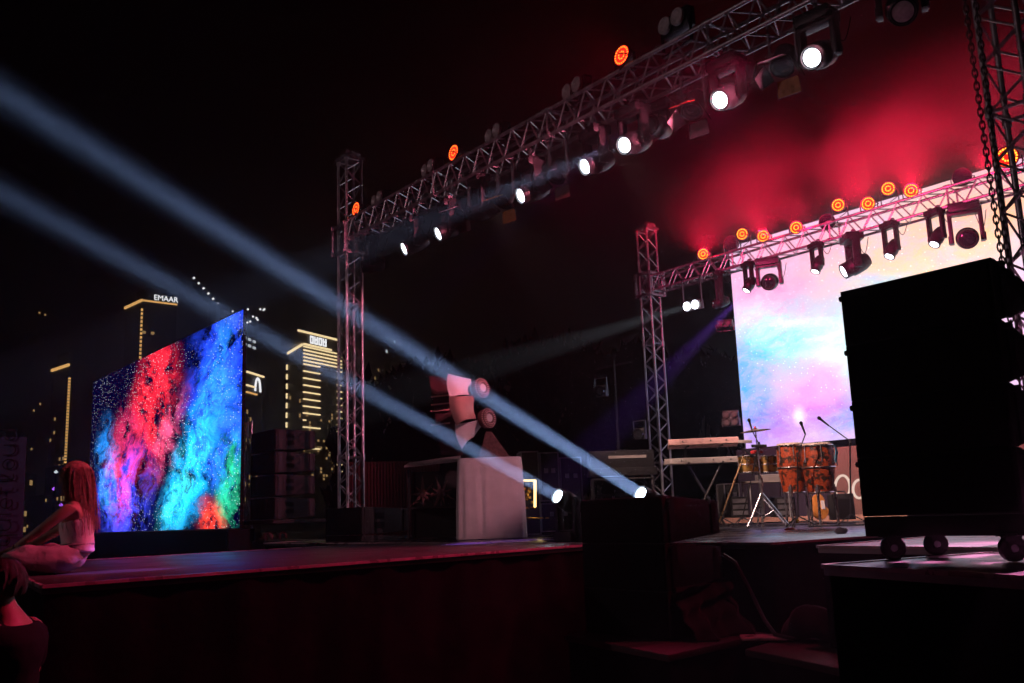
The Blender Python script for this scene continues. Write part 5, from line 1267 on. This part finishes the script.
# ================================================================== LIGHTS
def spot(name, loc, d, energy, col, size_deg, blend=0.3, rad=0.06):
    l = bpy.data.lights.new(name, 'SPOT'); l.energy = energy; l.color = col; l.spot_size = math.radians(size_deg); l.spot_blend = blend; l.shadow_soft_size = rad
    o = bpy.data.objects.new(name, l); COL.objects.link(o); o.location = loc; o.rotation_euler = Vector(d).to_track_quat('-Z', 'Y').to_euler(); return o
def beam(name, loc, d, energy, col, spread, r):
    l = bpy.data.lights.new(name, 'AREA'); l.shape = 'DISK'; l.size = 2 * r; l.energy = energy; l.color = col; l.spread = math.radians(spread)
    o = bpy.data.objects.new(name, l); COL.objects.link(o); o.location = loc; o.rotation_euler = Vector(d).to_track_quat('-Z', 'Y').to_euler(); return o
BLUE = (0.36, 0.55, 1.0)
for i, (b, d) in enumerate(((b1, d1), (b2, d2))):
    beam('beam_lamp', b + d * 0.03, d, (135, 100)[i], BLUE, 1.3, 0.07)
    beam('beam_halo_lamp', b + d * 0.03, d, (180, 135)[i], BLUE, 2.9, 0.07)
# the wash of the front moving heads towards the catwalk
for k, (c, d) in enumerate(heads):
    spot('front_head_lamp', c + d * .03, d, (350, 350, 450, 350, 900, 900, 900)[k], (0.75, 0.82, 1.0), 9 if k != 4 else 5, .4, .05)
c5 = heads[4][0] + heads[4][1] * .05; spot('cross_beam_lamp', c5 + Vector((0, -.03, 0)), at(300, 274, X=c5.x) - c5, 60000, (0.50, 0.62, 1.0), 4.5, .4, .05)
# red led pars
RED = (1.0, 0.004, 0.045)
for x, y, e in ((703, 254, 170), (763, 236, 260), (796, 227, 200), (853, 205, 240), (911, 190, 240), (985, 170, 180)):
    p = at(x, y, Y=14.4); spot('red_par_lamp', p, (0.1, .05, 1), e * 6.5, RED, 165, 0.8, .1)
for x, y, e in ((355, 209, 30), (453, 152, 40), (621, 55, 50)):
    p = at(x, y, Y=7.3); spot('red_front_par_lamp', p, (0.0, -1, -0.30), e, RED, 90, 0.8, .1)
p = Vector((-5.2, 7.35, 5.95)); spot('red_wash_lamp', p, (-.45, -1, -.85), 1100, (1.0, 0.02, 0.13), 80, .6, .1)
p = at(690.5, 305.5, Y=14.4); spot('white_double_lamp', p, at(560, 345, Y=13.2) - p, 110000, (0.8, 0.9, 1.0), 9, .5, .06)
p = at(740, 298, Y=14.4); spot('violet_beam_lamp', p, at(662, 378, X=p.x + .8) - p, 17000, (0.34, 0.10, 1.0), 6, .5, .05)
# added warm fill at the front truss, no fixture there, brightens the instruments
for x in (-10.2, -7.6): spot('added_stage_fill', (x, 7.7, 5.98), (-.05, 1.25, -.85), 1900, (1.0, 0.62, 0.52), 52, .6, .1)

p = Vector((-4.0, 7.2, 6.0))
spot('pink_key_lamp', p, Vector((-7.7, 1.9, 1.7)) - p, 800, (1.0, 0.13, 0.25), 16, .6, .08)
spot('added_plinth_fill', p, Vector((-10.4, 7.6, 2.6)) - p, 800, (1.0, 0.36, 0.44), 20, .6, .08)  # added out of view without a fixture, brightens plinth and sculpture
p = Vector((-3.6, 7.0, 5.7)); spot('added_truss_fill', p, Vector((-13.95, 7.5, 4.6)) - p, 2200, (1.0, 0.18, 0.30), 34, .7, .1)  # added fill along the front truss, brightens it and the slim tower
p = Vector((-7.0, 7.4, 5.95)); q = at(122, 571, z=DZ); spot('violet_deck_lamp', p, q - p, 3800, (0.42, 0.16, 1.0), 5, .5, .05)
p = Vector((-4.0, 14.4, 6.35)); spot('added_riser_fill', p, Vector((-2.6, 5.4, 1.3)) - p, 13000, (1.0, 0.28, 0.62), 13, .6, .08)  # added lamp, stands in for the screen's pink reflection on the risers
p = Vector((-3.7, 7.1, 5.75)); spot('added_low_red_fill', p, Vector((-5.0, 6.1, .8)) - p, 260, (1.0, 0.05, 0.14), 50, .7, .1)  # added red fill over the low boxes, cloth and bag, no fixture
spot('added_front_fill', (-14.0, -16.0, 8.0), (4.5, 23.0, -2.0), 1000, (1.0, 0.62, 0.68), 46, .8, .2)  # added unseen lamp on the audience side, lifts truss and blinder fronts
for x in (-9.4, -6.4): p = Vector((x, 7.9, 6.0)); spot('added_rear_truss_fill', p, (-.05, 1, .05), 2600, (1.0, 0.05, 0.22), 66, .7, .1)  # added fills without fixtures, tint the rear truss and its heads magenta
# ================================================================== AIR
def volume(name, lo, hi, dens, col=(0.9, 0.9, 0.95), aniso=0.75, noise=None):
    m, nt, out = new_mat(name + '_air')
    pv = nd(nt, 'ShaderNodeVolumePrincipled'); pv.inputs['Color'].default_value = (*col, 1); pv.inputs['Density'].default_value = dens; pv.inputs['Anisotropy'].default_value = aniso
    if noise: noise(nt, pv)
    nt.links.new(pv.outputs[0], out.inputs['Volume'])
    b = MB().box([(a + c) / 2 for a, c in zip(lo, hi)], [c - a for a, c in zip(lo, hi)]); o = b.build(name, m, smooth=False); return tag(o, kind='stuff')
volume('haze', (-330, -140, -1.0), (60, 420, 95), 0.0020)
def smoke_noise(nt, pv):
    tc = nd(nt, 'ShaderNodeTexCoord'); n = nd(nt, 'ShaderNodeTexNoise', i_Scale=0.50, i_Detail=4.0, i_Roughness=0.55); nt.links.new(tc.outputs['Object'], n.inputs['Vector'])
    mr = nd(nt, 'ShaderNodeMapRange'); mr.inputs['From Min'].default_value = .34; mr.inputs['From Max'].default_value = .70; mr.inputs['To Max'].default_value = 1
    nt.links.new(n.outputs[0], mr.inputs[0])
    # soft falloff towards the sides of the cloud
    mp = nd(nt, 'ShaderNodeMapping', vector_type='TEXTURE'); mp.inputs['Location'].default_value = (-7.2, 15.0, 7.3); mp.inputs['Scale'].default_value = (8.8, 3.4, 1.8)
    nt.links.new(tc.outputs['Object'], mp.inputs['Vector']); ln = nd(nt, 'ShaderNodeVectorMath', operation='LENGTH'); nt.links.new(mp.outputs[0], ln.inputs[0])
    fo = nd(nt, 'ShaderNodeMapRange', interpolation_type='SMOOTHERSTEP'); fo.inputs['From Min'].default_value = 1.0; fo.inputs['From Max'].default_value = .1; fo.inputs['To Max'].default_value = SMOKE
    nt.links.new(ln.outputs['Value'], fo.inputs[0])
    mu = nd(nt, 'ShaderNodeMath', operation='MULTIPLY'); nt.links.new(mr.outputs[0], mu.inputs[0]); nt.links.new(fo.outputs[0], mu.inputs[1]); nt.links.new(mu.outputs[0], pv.inputs['Density'])
SMOKE = 0.20
volume('smoke', (-15.5, 12.0, 4.2), (1.0, 18.8, 11.2), 0.1, noise=smoke_noise)

# ================================================================== NIGHT SKY
w = bpy.data.worlds.new('World'); S.world = w; w.use_nodes = True
nt = w.node_tree; bg = nt.nodes['Background']
sky = nt.nodes.new('ShaderNodeTexSky'); sky.sky_type = 'NISHITA'; sky.sun_disc = False; sky.sun_elevation = math.radians(-9); sky.sun_rotation = math.radians(120)
nt.links.new(sky.outputs[0], bg.inputs[0]); bg.inputs[1].default_value = 0.05
S.view_settings.view_transform = 'Standard'; S.view_settings.look = 'None'; S.view_settings.exposure = 0.0; S.view_settings.gamma = 1.0; S.view_settings.use_curve_mapping = False
S.render.engine = 'CYCLES'
cy = S.cycles
cy.use_denoising = True; cy.denoising_input_passes = 'RGB_ALBEDO'; cy.denoiser = 'OPENIMAGEDENOISE'; cy.max_bounces = 5; cy.diffuse_bounces = 2; cy.glossy_bounces = 3; cy.volume_bounces = 0; cy.transmission_bounces = 2
cy.sample_clamp_indirect = 4.0; cy.use_light_tree = True; cy.volume_step_rate = 2.0; cy.volume_max_steps = 256; cy.caustics_reflective = False; cy.caustics_refractive = False
